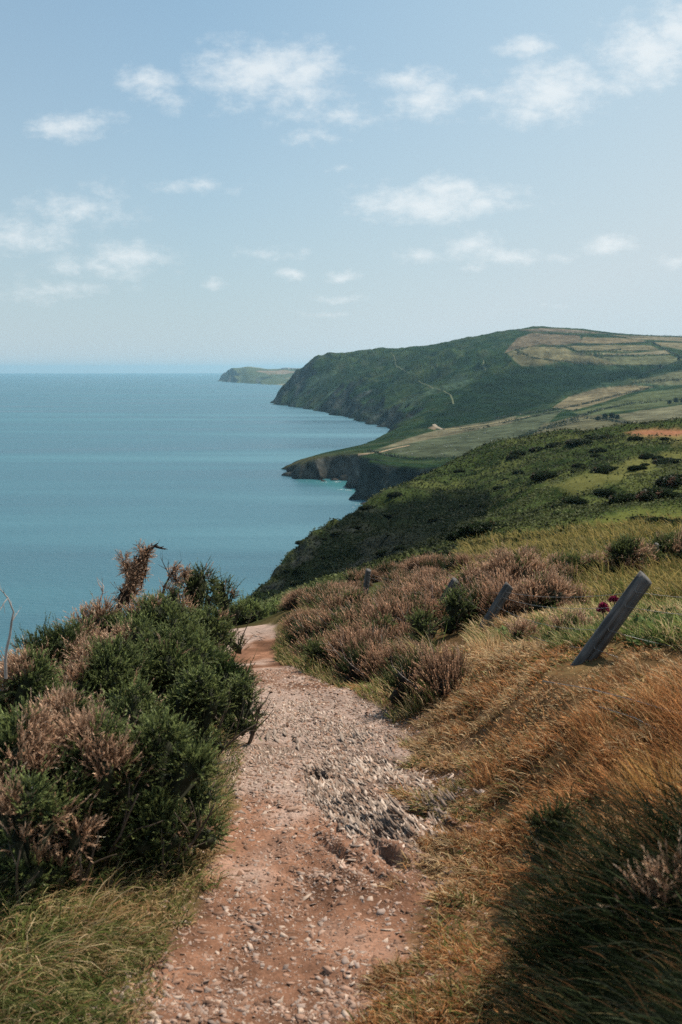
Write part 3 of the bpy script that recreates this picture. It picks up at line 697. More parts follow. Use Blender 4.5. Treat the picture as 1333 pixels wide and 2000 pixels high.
gb('gorse_bush', 'half dead gorse bush right of the bare twig, fronting the sea', 105, 6.3, 200, 1235, 20, .40, g1=(.12, .14, .04))
gb('gorse_bush', 'dark green gorse bush under the tall wind bent branch', 290, 7.4, 190, 1172, 21, .18)
gb('gorse_bush', 'wind swept gorse with reddish dead crown on the seaward skyline', 190, 7.6, 130, 1188, 22, .55, green=.7)
gb('gorse_bush', 'tall dark gorse bush with a pointed top against the sea', 385, 9.6, 108, 1112, 23, .05, green=.75)
gb('gorse_bush', 'dark rounded gorse bush standing alone against the sea beside the spur', 434, 10.6, 80, 1136, 24, .04, green=.7)
gb('gorse_bush', 'gorse bush with dead brown shoots left of the pointed dark bush', 335, 9.2, 80, 1150, 25, .6)
gb('gorse_bush', 'green gorse below the pointed dark bush at the far path bend', 400, 8.6, 130, 1195, 26, .04)
gb('gorse_bush', 'low green shrub just past the lip of the far path', 480, 16.5, 90, 1180, 27, .0, green=1.2)
gb('gorse_bush', 'low green shrub past the far path where the dark spur meets the bank', 545, 18, 100, 1183, 28, .0, green=1.5)
gb('gorse_bush', 'yellowish green shrub at the foot of the far heather bank', 600, 18, 90, 1172, 29, .0, green=1.9)

# tall wind-bent dead branch and bare twigs
def bare_branch(name, label, cat, pts, rad, seed, tufts=(), C=(.13, .11, .10), side=3):
    rng = np.random.default_rng(seed); W = [P(*q) for q in pts]; W = np.array(W); W[:, 2] += CAM_Z; b = W[0].copy()
    root = thing(name, tuple(b), label, cat); S = Soup(); Wl = W-b
    tube(S, Wl, np.linspace(rad, rad*.35, len(W)), 6, C)
    for k in range(side):
        i = rng.integers(len(W)//2, len(W)); d = unit(Wl[min(i, len(W)-1)]-Wl[max(i-1, 0)]+rng.normal(size=3)*.03)
        branching(S, Wl[i], unit(d+rng.normal(size=3)*.7), rng.uniform(.07, .16)*pts[0][2]/7, rad*.4, 1, rng, C)
    S.build('stem', M_BARK, root)
    for k, (px, py, r, size, n) in enumerate(tufts):
        c = P(px, py, r); c[2] += CAM_Z; c -= b
        L = np.array([[0, 0, 0, size]]+[[*(rng.normal(size=3)*size*.55), size*.6] for _ in range(4)]); L[:, :3] += c
        p = L[rng.integers(0, len(L), n), :3]; d = unit(rng.normal(size=(n, 3))); p = p+d*size*rng.uniform(.2, .7, (n, 1))
        spikes(p, unit(d+np.array([.25, 0, .3])), .06*rng.uniform(.6, 1.3, n), 13, .020, .005, .8, rng, D0, D1, stem=.002).build('dry_tuft', M_DEAD, root)
        core(L, .5, (.03, .018, .012)).build('inner_twigs', M_BARK, root)
    return root
bare_branch('dead_branch', 'tall wind bent dead gorse branch with pinkish brown tufts against the sea', 'branch',
            [(228,1225,8.4),(232,1190,8.4),(238,1165,8.4),(250,1140,8.4),(262,1112,8.4),(275,1090,8.4),(290,1075,8.4),(303,1066,8.4)], .035, 31,
            [(286,1080,8.4,.050,120),(276,1092,8.4,.045,60),(248,1110,8.4,.060,150),(263,1120,8.35,.07,190),(258,1140,8.35,.07,170),(275,1105,8.4,.045,90),(250,1158,8.3,.07,150)], (.035, .03, .026), 5)
bare_branch('bare_twig', 'bare grey twig with forked top standing at the left frame edge', 'twig',
            [(12,1325,5.1),(11,1290,5.1),(14,1265,5.1),(20,1240,5.1),(23,1215,5.1),(27,1195,5.1),(20,1178,5.1),(16,1168,5.1)], .0085, 32, C=(.36, .31, .28), side=4)
bare_branch('bare_twig', 'short pair of bare grey twigs on the skyline left of the tall branch', 'twig',
            [(192,1190,7.7),(196,1172,7.7),(201,1158,7.7),(203,1145,7.7)], .010, 33, C=(.40, .36, .34), side=5)
bare_branch('dead_branch', 'thin dark dead branch with small brown tuft between tall branch and pointed bush', 'branch',
            [(318,1165,9.2),(322,1145,9.2),(331,1128,9.2),(340,1112,9.2)], .016, 34, [(342,1110,9.2,.035,60),(360,1120,9.2,.035,60),(345,1130,9.2,.03,50)], (.04, .034, .03), 5)

# ---------------------------------------------------------------- right of the path: dry gorse and heather bank
gb('gorse_bush', 'big dry brown gorse bush behind the second fence post', 1010, 10.2, 150, 1088, 41, .8, green=.8)
gb('gorse_bush', 'dry brown gorse mound sloping down right of the second post', 1065, 8.6, 120, 1135, 42, .85)
gb('gorse_bush', 'brown topped gorse left of the second post', 935, 10.6, 110, 1112, 43, .75)
gb('gorse_bush', 'small green gorse tuft between second and third post', 895, 8.6, 75, 1160, 44, .03, green=.9)
gb('gorse_bush', 'dark gorse with golden dead tips in the field behind the fence', 1105, 15.5, 90, 1092, 45, .35, green=.7)
gb('gorse_bush', 'low dark gorse joining the two field clumps behind the fence', 1160, 15.5, 80, 1098, 46, .4, green=.7)
gb('gorse_bush', 'tallest brown tipped gorse in the field left of the thin post', 1228, 15.5, 85, 1058, 47, .4, green=.7)
gb('gorse_bush', 'gorse clump around the thin far post near the right edge', 1262, 16, 60, 1080, 48, .25, green=.7)
gb('gorse_bush', 'dark and pinkish gorse at the right frame edge beyond the field', 1315, 17, 110, 1052, 49, .45, green=.7)
gb('gorse_bush', 'spiky brown gorse low on the bank under the second post', 1020, 6.9, 60, 1238, 50, .8)
gb('gorse_bush', 'dry gorse scrap behind the big leaning post', 1120, 6.8, 110, 1228, 52, .75)

def heather_proto(seed, rx, h, n, mix):
    rng = np.random.default_rng(seed); root = thing('heather_bush', (0, 0, 0), '', 'heather bush', 'dry heather bushes on the bank right of the path')
    L = lobes_for(rx, rx*.9, h, 7, rng); p, d = shoot_sites(L, n, rng, inner=.6, lean=(-.45, 0, 1.1), noise=.22)
    gr = vnoise(p[:, 0]/.1+seed, p[:, 1]/.1, seed) > mix
    Ls = .15*rng.uniform(.6, 1.35, len(p))
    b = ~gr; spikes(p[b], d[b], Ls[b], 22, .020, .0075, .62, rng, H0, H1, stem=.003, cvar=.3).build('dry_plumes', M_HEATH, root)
    if gr.any(): spikes(p[gr], d[gr], Ls[gr]*.9, 18, .018, .006, .7, rng, (.02, .035, .012), (.10, .12, .04), stem=.003).build('green_shoots', M_GORSE, root)
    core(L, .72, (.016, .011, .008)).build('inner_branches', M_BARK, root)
    for k in range(4):
        S = Soup(); a = rng.uniform(0, 6.28); q = (cos(a)*rx*.5, sin(a)*rx*.5, h*.5); branching(S, q, (-.4+.5*cos(a), .5*sin(a), 1), h*.75, .0035, 1, rng, (.36, .30, .26)); S.build('stem', M_BARK, root)
    return root
HP = [heather_proto(61, .36, .31, 760, .4), heather_proto(62, .30, .28, 600, -.1), heather_proto(63, .40, .36, 860, .55), heather_proto(64, .33, .26, 680, -.45)]
rng = np.random.default_rng(5)
spots = []
for tries in range(9000):
    y = rng.uniform(6.3, 18.5); x = rng.uniform(-1.2, 4.2)
    xl = np.interp(y, [6.3, 7, 8, 9, 11, 14, 16, 18.5], [.62, .45, .12, -.22, -.45, -.62, -.75, -1.1]); xr = np.interp(y, [6.3, 7.5, 9, 11, 14, 18.5], [.75, 1.15, 1.6, 2.4, 3.1, 3.6])
    if not xl < x < xr: continue
    if any(abs(atan2(x, y)-float(pix_tw(ppx, 1100)[0])) < hwid and pr-3.6 < hypot(x, y) < pr+.2 for ppx, pr, hwid in ((870, 10.2, .028), (717, 14.5, .02), (978, 8.3, .040))): continue
    if any((x-a)**2+(y-b)**2 < (.33+.008*y)**2 for a, b in spots): continue
    spots.append((x, y))
hlab = ['dry pinkish brown heather bush on the bank right of the path', 'dry heather bush mixed with green shoots on the right bank']
for i, (x, y) in enumerate(spots):
    k = i if i < 4 else int(rng.integers(0, 4)); z = in_rel(float(NEAR.height(np.array([x]), np.array([y]))[0]))-.03
    s = rng.uniform(.6, 1.25)*(1.0 if y < 12 else .9)
    if y > 14: s *= .8
    lab = hlab[0] if k in (0, 2) else hlab[1]
    if i < 4: o = HP[i]; o.location = (x, y, z); o.rotation_euler = (0, 0, rng.uniform(-.5, .5)); o.scale = (s, s, s*.95)
    else: o = dup(HP[k], (x, y, z), rng.uniform(-.6, .6)+(math.pi if rng.random() < .0 else 0), (s, s*rng.uniform(.85, 1.15), s*rng.uniform(.75, 1.05)))
    o['label'] = lab; o['group'] = 'dry heather bushes on the right bank' if k in (0, 2) else 'half green heather bushes on the right bank'

# ---------------------------------------------------------------- grass: real blades, bent by the wind
def grass(name, label, N, rlim, tlim, masks, rng, kind_col, hgt, wid, lean, droop=.5, seed=0, cat='grass', heads=0):
    th = rng.uniform(tlim[0], tlim[1], N); r = np.exp(rng.uniform(math.log(rlim[0]), math.log(rlim[1]), N))
    x, y = r*np.sin(th), r*np.cos(th); keep = masks(x, y, rng.random(N)); x, y, r = x[keep], y[keep], r[keep]; n = len(x)
    z = NEAR.height(x, y); B = np.c_[x, y, in_rel(z)-.005]
    cl = fbm(x/.35+seed, y/.35, 3, 400+seed)
    h = hgt(x, y)*rng.uniform(.4, 1.35, n)*(1+.45*cl)
    d = unit(np.c_[np.full(n, lean[0])+rng.normal(size=n)*lean[3], np.full(n, lean[1])+rng.normal(size=n)*lean[3], np.full(n, lean[2])]+.3*np.c_[cl, fbm(x/.5, y/.5, 2, 410+seed), 0*cl])
    b2 = unit(d+np.c_[np.full(n, lean[0])*droop, np.full(n, lean[1])*droop, -droop*rng.uniform(.2, 1.3, n)])
    s = unit(np.cross(d, rng.normal(size=(n, 3)))); w = (wid*np.maximum(1, r/4.0)**.8*rng.uniform(.6, 1.4, n))[:, None]; hh = h[:, None]
    p1 = B+d*hh*.5; p2 = p1+unit(d+b2)*hh*.3; p3 = p2+b2*hh*.3
    V = np.stack([B-s*w*.5, B+s*w*.5, p1-s*w*.42, p1+s*w*.42, p2-s*w*.28, p2+s*w*.28, p3], 1).reshape(-1, 3)
    k = (np.arange(n)*7)[:, None]
    F4 = np.concatenate([k+np.array([[0, 1, 3, 2]]), k+np.array([[2, 3, 5, 4]])]); F3 = k+np.array([[4, 5, 6]])
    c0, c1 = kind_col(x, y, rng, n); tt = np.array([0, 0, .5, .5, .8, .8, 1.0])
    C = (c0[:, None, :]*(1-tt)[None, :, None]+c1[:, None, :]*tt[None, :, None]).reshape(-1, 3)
    if heads:
        m = rng.random(n) < heads; e = p3[m]; d_ = b2[m]; s_ = s[m]; k2 = len(V)+(np.arange(m.sum())*4)[:, None]; ww = .0018*np.maximum(1, r[m]/4)[:, None]
        V = np.concatenate([V, np.stack([e-d_*.004, e+d_*.007-s_*ww, e+d_*.020, e+d_*.007+s_*ww], 1).reshape(-1, 3)]); F4 = np.concatenate([F4, k2+np.array([[0, 1, 2, 3]])]); C = np.concatenate([C, np.repeat(np.clip(c1[m]*1.3, 0, .9), 4, 0)])
    return tag(mesh_np(name, V, [F4, F3], M_GRASS, C), label, cat, kind='stuff')
def pal(cols, wts):
    cols = np.array(cols, float); wts = np.array(wts, float)/sum(wts)
    def f(x, y, rng, n):
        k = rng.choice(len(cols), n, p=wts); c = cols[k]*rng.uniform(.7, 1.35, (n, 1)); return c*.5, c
    return f
def pal_mix(fA, fB, m):
    def f(x, y, rng, n):
        a0, a1 = fA(x, y, rng, n); b0, b1 = fB(x, y, rng, n); q = (m(x, y) > rng.random(n))[:, None]
        return np.where(q, b0, a0), np.where(q, b1, a1)
    return f
green = pal([(.12, .165, .045), (.23, .26, .075), (.55, .48, .22), (.04, .065, .022)], [4, 4, 2.6, 3])
straw = pal([(.66, .46, .24), (.75, .57, .34), (.50, .29, .15), (.17, .15, .055)], [4, 2.4, 3, 1])
orange = pal([(.60, .28, .11), (.44, .20, .08), (.68, .40, .19), (.12, .10, .035), (.20, .095, .045)], [4, 3.4, 2, 1.4, 2.4])
dkgreen = pal([(.010, .018, .008), (.028, .040, .014), (.14, .11, .045), (.18, .09, .04), (.10, .13, .06)], [7, 4, .6, .8, .4])
rng = np.random.default_rng(77)
# left verge: long green grass, combed over, yellower near the path
lx = lambda x, y: (xp(y)-hw(y))-x           # distance left of the path edge
rx_ = lambda x, y: x-(xp(y)+hw(y))          # distance right of the path edge
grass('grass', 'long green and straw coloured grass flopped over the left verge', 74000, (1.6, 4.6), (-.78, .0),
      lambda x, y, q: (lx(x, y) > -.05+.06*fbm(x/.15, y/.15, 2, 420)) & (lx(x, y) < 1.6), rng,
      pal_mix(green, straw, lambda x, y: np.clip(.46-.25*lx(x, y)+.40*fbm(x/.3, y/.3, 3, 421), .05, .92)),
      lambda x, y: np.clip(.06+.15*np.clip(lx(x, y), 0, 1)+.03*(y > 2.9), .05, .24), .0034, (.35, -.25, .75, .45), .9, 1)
grass('grass', 'green grass fringe under the gorse along the path edge', 16000, (4.2, 8.5), (-.30, .0),
      lambda x, y, q: (lx(x, y) > -.03) & (lx(x, y) < .5), rng, pal_mix(green, straw, lambda x, y: .2+0*x), lambda x, y: .10+.12*np.clip(lx(x, y)*2, 0, 1), .0030, (.3, -.2, .8, .4), .7, 2)
# short dry turf right of the path
turf_m = lambda x, y, q: (rx_(x, y) > .0+.16*fbm(x/.25, y/.25, 3, 430)) & (rx_(x, y) < 1.2) & (q < .10+.90*sstep(-.15, .25, fbm(x/.17, y/.12, 3, 431)+.16))
grass('turf', 'short dry golden turf between the slate ledges and the tall grass', 300000, (2.0, 7.5), (-.05, .50), turf_m, rng,
      pal_mix(pal_mix(straw, orange, lambda x, y: np.clip(.45+.5*fbm(x/.4, y/.4, 2, 436), 0, 1)), green, lambda x, y: np.clip(.02+.45*fbm(x/.3, y/.3, 3, 432)+.22*(y < 3.2), 0, .7)), lambda x, y: (.050+.03*sstep(.0, .6, fbm(x/.22, y/.22, 2, 433)))*(1-.75*np.exp(-((x-1.15)**2+(y-4.8)**2)/.12)), .0040, (-.35, -.1, .55, .6), .8, 3, 'turf')
# tall wind-blown orange grass
grass('grass', 'tall rusty orange grass leaning in the wind on the right bank', 190000, (2.2, 7.6), (.02, .76),
      lambda x, y, q: (to_pix(x, y, NEAR.height(x, y))[1] > 1335-60*sstep(1050, 850, to_pix(x, y, NEAR.height(x, y))[0])+25*fbm(x/.3, y/.3, 2, 443)) & (rx_(x, y) > .36+.20*fbm(x/.4, y/.4, 3, 440)-.10*(y > 4.6)) & (q < (.08+.92*sstep(-.12, .22, fbm(x/.20, y/.20, 3, 441)+.03))*(1-.45*sstep(2.9, 2.5, y))), rng,
      pal_mix(orange, straw, lambda x, y: np.clip(.10+.40*fbm(x/.5, y/.5, 3, 442)+.40*sstep(4.9, 6.4, y), 0, .85)), lambda x, y: (.08+.12*sstep(.45, 1.3, rx_(x, y)))*(1-.72*np.exp(-((x-1.18)**2+(y-4.85)**2)/.14))*(1-.55*sstep(5.0, 6.2, y)), .0026, (-.50, -.10, .85, .36), .35, 4, heads=.10)
grass('grass', 'dark green long grass in the blurred bottom right corner', 64000, (1.15, 3.2), (.12, .85),
      lambda x, y, q: (rx_(x, y) > .32+.12*fbm(x/.3, y/.3, 3, 450)) & (q < sstep(3.2, 2.3, np.hypot(x, y))+.25), rng, dkgreen,
      lambda x, y: .10+.15*np.clip(rx_(x, y), 0, 1), .0032, (-.55, .05, .7, .35), .6, 5)
grass('grass', 'shaded grass with golden tips at the foot of the heather bank', 26000, (6.0, 13), (-.12, .10),
      lambda x, y, q: (rx_(x, y) > -.02) & (rx_(x, y) < .75), rng, pal_mix(green, straw, lambda x, y: .35+0*x), lambda x, y: .08+.25*np.clip(rx_(x, y), 0, .6), .0028, (-.35, -.1, .9, .3), .5, 6)
grass('grass', 'green and dry grass on the bank behind the leaning posts', 115000, (4.6, 15), (.13, .70),
      lambda x, y, q: (rx_(x, y) > 1.15+.2*fbm(x, y, 2, 461)), rng, pal_mix(green, straw, lambda x, y: np.clip(.40+.6*fbm(x/.9, y/.9, 3, 460), .1, .9)), lambda x, y: np.full(x.shape, .10), .0032, (-.45, -.1, .8, .4), .6, 7)
grass('grass', 'golden grass of the small field behind the fence', 56000, (12, 34), (.12, .60),
      lambda x, y, q: q < .9, rng, pal([(.36, .27, .095), (.26, .21, .075), (.11, .12, .035)], [4, 3, 2]), lambda x, y: np.full(x.shape, .22), .0045, (-.45, -.1, .8, .4), .5, 8)
def dry_tuft(label, px, r, n, hh, seed, col=orange, wd=.3):
    rng = np.random.default_rng(seed); t, w = pix_tw(px, 1000); x0, y0 = r*sin(t), r*cos(t); zg = float(NEAR.height(np.array([x0]), np.array([y0]))[0])
    a = rng.uniform(0, 6.28, n); q = rng.uniform(0, wd*.25, n); B = np.c_[q*np.cos(a), q*np.sin(a), np.zeros(n)]
    d = unit(np.c_[np.cos(a)*.3-.15, np.sin(a)*.3, np.ones(n)]+rng.normal(size=(n, 3))*.13); h = hh*rng.uniform(.5, 1.15, n)[:, None]
    s = unit(np.cross(d, rng.normal(size=(n, 3)))); w_ = .0032; p1 = B+d*h*.6; p2 = p1+unit(d+np.array([-.25, 0, -.15]))*h*.4
    V = np.stack([B-s*w_*.5, B+s*w_*.5, p1-s*w_*.4, p1+s*w_*.4, p2], 1).reshape(-1, 3); k = (np.arange(n)*5)[:, None]
    c0, c1 = col(B[:, 0], B[:, 1], rng, n); tt = np.array([0, 0, .6, .6, 1.])
    C = (c0[:, None, :]*(1-tt)[None, :, None]+c1[:, None, :]*tt[None, :, None]).reshape(-1, 3)
    o = mesh_np('grass_tuft', V, [k+np.array([[0, 1, 3, 2]]), k+np.array([[2, 3, 4]])], M_GRASS, C); o.location = (x0, y0, in_rel(zg)-.01)
    return tag(o, label, 'grass tuft')
dry_tuft('reddish dry grass tuft in the gap between the two left gorse thickets', 262, 4.6, 160, .33, 71)
dry_tuft('green grass tuft with long blades left of the reddish tuft', 190, 4.5, 90, .36, 72, green)
dry_tuft('golden seed grass tuft standing tall at the right frame edge', 1318, 3.4, 150, .25, 73, pal([(.62, .33, .10), (.70, .42, .16)], [1, 1]))
dry_tuft('golden seed grass tuft just left of the tallest golden tuft', 1268, 3.5, 80, .18, 74, pal([(.55, .30, .12), (.60, .38, .17)], [1, 1]))
dry_tuft('straw coloured grass tuft under the second fence post', 960, 6.8, 260, .17, 75, straw, .5)
dry_tuft('pale straw grass tuft left of the second fence post foot', 870, 6.4, 240, .20, 76, straw, .6)

# bracken: countless small fronds over the slope
def bracken(name, label, N, rlim, tlim, mask, rng, size, c0, c1, sr=.0030):
    th = rng.uniform(tlim[0], tlim[1], N); r = np.exp(rng.uniform(math.log(rlim[0]), math.log(rlim[1]), N)); x, y = r*np.sin(th), r*np.cos(th)
    k = mask(x, y, rng.random(N)); x, y, r = x[k], y[k], r[k]; n = len(x); z = NEAR.height(x, y)
    sz = (size+sr*r)*rng.uniform(.6, 1.4, n); cl = fbm(x/(2+.04*r), y/(2+.04*r), 3, 470)
    B = np.c_[x, y, in_rel(z)+sz*.3*rng.uniform(.0, 2.2, n)*(1+cl)]
    d = unit(rng.normal(size=(n, 3))*np.array([1, 1, .45])+np.array([-.2, 0, .25])); s = unit(np.cross(d, rng.normal(size=(n, 3))*.5+np.array([0, 0, 1.])))
    L_ = sz[:, None]; V = np.stack([B, B+d*L_*.35-s*L_*.28, B+d*L_, B+d*L_*.35+s*L_*.28], 1).reshape(-1, 3)
    kk = (np.arange(n)*4)[:, None]; q = np.clip(rng.random((n, 1))**1.6+.4*cl[:, None], 0, 1); px_, py_ = to_pix(x, y, z); q = q*(1-.92*poly_mask(px_, py_, SPUR, 14, 22, 322)*(r > 50))[:, None]; C = np.array(c0)*(1-q)+np.array(c1)*q  # fronds on the spur are coloured darker to paint in its shade
    return tag(mesh_np(name, V, np.concatenate([kk+np.array([[0, 1, 2]]), kk+np.array([[0, 2, 3]])]), M_BRACKEN, np.repeat(C, 4, 0)), label, 'bracken', kind='stuff')
def slope_mask(x, y, q):
    px, py = to_pix(x, y, NEAR.height(x, y)); g = np.zeros(x.shape)
    for pl, c in gold: g = np.maximum(g, poly_mask(px, py, pl, 6, 14, 500))
    bare = poly_mask(px, py, [(1215,846),(1240,840),(1300,838),(1340,842),(1330,850),(1270,853),(1235,852)], 3, 5, 320)
    return (q > .93*g) & (q > bare) & (px > 380) & (px < 2100)
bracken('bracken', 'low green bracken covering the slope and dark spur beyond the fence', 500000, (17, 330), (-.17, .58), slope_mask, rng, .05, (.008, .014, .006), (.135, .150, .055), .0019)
bracken('bracken', 'green bracken and bramble leaves on the bank behind the leaning posts', 36000, (5, 16), (.14, .62), lambda x, y, q: (rx_(x, y) > 1.1) & (q < sstep(-.1, .35, fbm(x/.8, y/.8, 3, 480))), rng, .045, (.03, .05, .016), (.12, .17, .05), .001)

# gorse clumps on the far slope
def clump_proto(seed, dry):
    rng = np.random.default_rng(seed); root = thing('gorse_clump', (0, 0, 0), '', 'gorse clump')
    L = lobes_for(1, .8, .8, 8, rng); p, d = shoot_sites(L, 1500, rng, inner=.8); isd = vnoise(p[:, 0]*3, p[:, 1]*3+seed, seed) > (.2 if dry else .8)
    for m, nm, mt, a, b in ((~isd, 'foliage', M_GORSE, (.012, .022, .010), (.040, .058, .022)), (isd, 'dry_sprays', M_DEAD, (.07, .04, .028), (.22, .13, .085))):
        if m.any(): spikes(p[m], d[m], .16, 5, .12, .06, .8, rng, a, b, stem=0).build(nm, mt, root)
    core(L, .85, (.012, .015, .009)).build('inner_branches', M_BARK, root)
    return root
CP0, CP1, CP2 = clump_proto(81, False), clump_proto(82, False), clump_proto(83, True)
clumps = [  # px, py of foot, width px, dry?, label
 (1285,978,90,1,'broad dark thicket with pinkish dead crown below the right skyline'),(1222,985,75,0,'dark gorse thicket joining the broad one on its left'),(1180,968,50,0,'left end of the dark thicket band'),(1325,945,80,1,'brownish gorse at the right edge above the broad thicket'),
 (1300,905,60,0,'dark gorse patch on the upper right of the slope'),(1262,895,36,0,'small gorse patch left of the upper right one'),(1128,865,56,0,'dark gorse on the ridge left of the red earth'),(1175,858,50,0,'gorse on the ridge touching the red earth'),(1085,872,34,0,'gorse on the ridge line, third left of the red earth'),
 (1240,860,30,0,'gorse beside the red earth scar'),(1050,880,44,0,'long dark gorse patch on the left ridge line'),(1010,888,40,0,'dark gorse below the left ridge line'),(1012,925,26,0,'round dark bush alone in the green slope'),(1060,935,56,0,'flat dark bracken hollow in mid slope'),
 (1255,1018,40,0,'dark mound left in the pair of small mounds'),(1285,1022,46,0,'dark mound right in the pair of small mounds'),(1000,1066,60,1,'brownish gorse at the edge of the golden field'),(918,1075,26,0,'dark rounded bush at the edge of the lower hollow'),(1320,1030,60,0,'dark low gorse at the right edge over the field'),
 (1180,925,60,0,'dark gorse strip in the upper slope'),(1120,985,50,0,'low gorse strip in mid slope'),(1090,1010,34,0,'small gorse strip below mid slope'),(945,1040,80,0,'dark hollow bush on the near shoulder'),(905,1052,60,0,'dark bush left end of the shoulder hollow')]
GR = 'gorse clumps scattered over the far green slope'
def put_clump(px, py, wpx, proto, label, first, rng, group=None):
    h = NEAR.hit([px], [py])[0]
    if not np.isfinite(h[0]) or h[1] < 15: return first
    r = hypot(h[0], h[1]); s = wpx*r/FPX/2
    a = (s*rng.uniform(.9, 1.3), s*rng.uniform(.6, 1.0), min(s*.7, 1.3)); loc = (h[0], h[1], in_rel(h[2])-.1*s)
    if first.get('used') is None:
        o = first; o.location = loc; o.scale = a; o['used'] = 1; o.rotation_euler = (0, 0, 0)
    else: o = dup(first, loc, rng.uniform(-.6, .6), a)
    o['label'] = label
    if group: o['group'] = group
    elif 'group' in o: del o['group']
    return o
for px, py, w_, dry, lab in clumps: put_clump(px, py, w_, CP2 if dry else (CP0 if px % 2 else CP1), lab, CP2 if dry else (CP0 if px % 2 else CP1), rng)
q = np.c_[rng.uniform(560, 1330, 400), rng.uniform(850, 1160, 400)]
hq = NEAR.hit(q[:, 0], q[:, 1]); n_c = 0
for (px, py), h in zip(q, hq):
    if not np.isfinite(h[0]) or h[1] < 55 or n_c > 48: continue
    put_clump(px, py, rng.uniform(8, 34), CP0 if n_c % 2 else CP1, 'small dark gorse clump on the green far slope', CP0 if n_c % 2 else CP1, rng, GR); n_c += 1
for o in list(COL.objects):
    if 'used' in o: del o['used']
gb('gorse_bush', 'blurred dry pinkish brown bush low at the right frame edge', 1310, 2.5, 150, 1730, 53, .8)
gb('gorse_bush', 'low near black tangle standing in for the shade of a hollow in the orange grass', 1085, 3.4, 130, 1600, 54, .0, green=.35, hmin=.1)  # near-black bush added to stand for the dark shade of the hollow

for q in [(628,1262,8.6,70,'small green gorse at the left foot of the heather bank'),(742,1215,8.4,80,'green gorse breaking through the middle of the heather bank'),(690,1160,11,60,'green gorse high in the heather bank below the far post'),(820,1205,8.0,60,'low green gorse right of centre in the heather bank'),(660,1225,9.5,50,'dark green gorse tuft in the heather left of centre'),(790,1150,11.5,50,'green tuft in the heather left of the third post')]:
    gb('gorse_bush', q[4], q[0], q[2], q[3], q[1], 300+q[0], .05, green=.8)

# fillers that tie the left thicket together
for px_, r_, w_, top_, dead_, lab in [(250, 4.9, 170, 1345, .3, 'low gorse filling the gap behind the nearest left bushes'),(120, 4.4, 180, 1372, .45, 'gorse with dry tips between the nearest bushes and the bare twig'),(385, 5.2, 120, 1318, .0, 'low green gorse leaning out at the foot of the path side bush'),
        (470, 5.6, 80, 1330, .0, 'small green gorse sprawling onto the stones at the path bend'),(290, 3.75, 140, 1570, .0, 'low green gorse at the foot of the nearest bush above the grass'),(120, 3.6, 120, 1570, .35, 'low half dry gorse between the two nearest clumps at the bottom left'),
        (155, 7.0, 120, 1222, .5, 'dry tipped gorse on the skyline between bare twig and red crown'),(265, 6.6, 120, 1215, .35, 'gorse with dry shoots in front of the tall bent branch'),(372, 7.4, 100, 1222, .0, 'green gorse between the path side bush and the far bend'),(382, 4.3, 50, 1500, .0, 'small fine leaved green bush at the grass fringe of the path')]:
    gb('gorse_bush', lab, px_, r_, w_, top_, 500+px_, dead_, hmin=.08)
# ================================================================ FENCE
def mat_wood():
    m, nt, N, L = new_mat('weathered_wood'); out = N('ShaderNodeOutputMaterial'); b = N('ShaderNodeBsdfPrincipled'); L(b.outputs[0], out.inputs[0])
    tc = N('ShaderNodeTexCoord'); mp = N('ShaderNodeMapping'); mp.inputs['Scale'].default_value = (40, 40, 3.5); L(tc.outputs['Object'], mp.inputs[0])
    nz = N('ShaderNodeTexNoise'); nz.inputs['Scale'].default_value = 1.6; nz.inputs['Detail'].default_value = 8; nz.inputs['Roughness'].default_value = .65; L(mp.outputs[0], nz.inputs['Vector'])
    cr = N('ShaderNodeValToRGB'); e = cr.color_ramp.elements; e[0].position = .33; e[0].color = (.030, .028, .027, 1); e[1].position = .68; e[1].color = (.14, .13, .12, 1); L(nz.outputs['Fac'], cr.inputs[0])
    n2 = N('ShaderNodeTexNoise'); n2.inputs['Scale'].default_value = 9; n2.inputs['Detail'].default_value = 5; L(tc.outputs['Object'], n2.inputs['Vector'])
    r2 = N('ShaderNodeMapRange'); L(n2.outputs['Fac'], r2.inputs[0]); r2.inputs[1].default_value = .35; r2.inputs[2].default_value = .65; r2.inputs[3].default_value = .7; r2.inputs[4].default_value = 1.2
    mx = N('ShaderNodeVectorMath'); mx.operation = 'SCALE'; L(cr.outputs[0], mx.inputs[0]); L(r2.outputs[0], mx.inputs['Scale']); L(mx.outputs[0], b.inputs['Base Color'])
    b.inputs['Roughness'].default_value = .85; bp = N('ShaderNodeBump'); bp.inputs['Strength'].default_value = .7; bp.inputs['Distance'].default_value = .006; L(nz.outputs['Fac'], bp.inputs['Height']); L(bp.outputs[0], b.inputs['Normal'])
    return m
M_WOOD = mat_wood()
M_WIRE, nt_, N_, L_ = new_mat('galvanised_wire')
_o = N_('ShaderNodeOutputMaterial'); _b = N_('ShaderNodeBsdfPrincipled'); L_(_b.outputs[0], _o.inputs[0]); _b.inputs['Base Color'].default_value = (.25, .24, .23, 1); _b.inputs['Metallic'].default_value = .6; _b.inputs['Roughness'].default_value = .5
fence = thing('fence', (0, 0, 0), 'old wire fence with leaning round wooden posts along the right bank', 'fence')
_hp = NEAR.hit([1120], [1300])[0]; RB = hypot(_hp[0], _hp[1]); print('post distance', RB)
_fb = P(1122, 1318, RB); FB = np.array([_fb[0], _fb[1], CAM_Z+_fb[2]]); fence.location = tuple(FB)
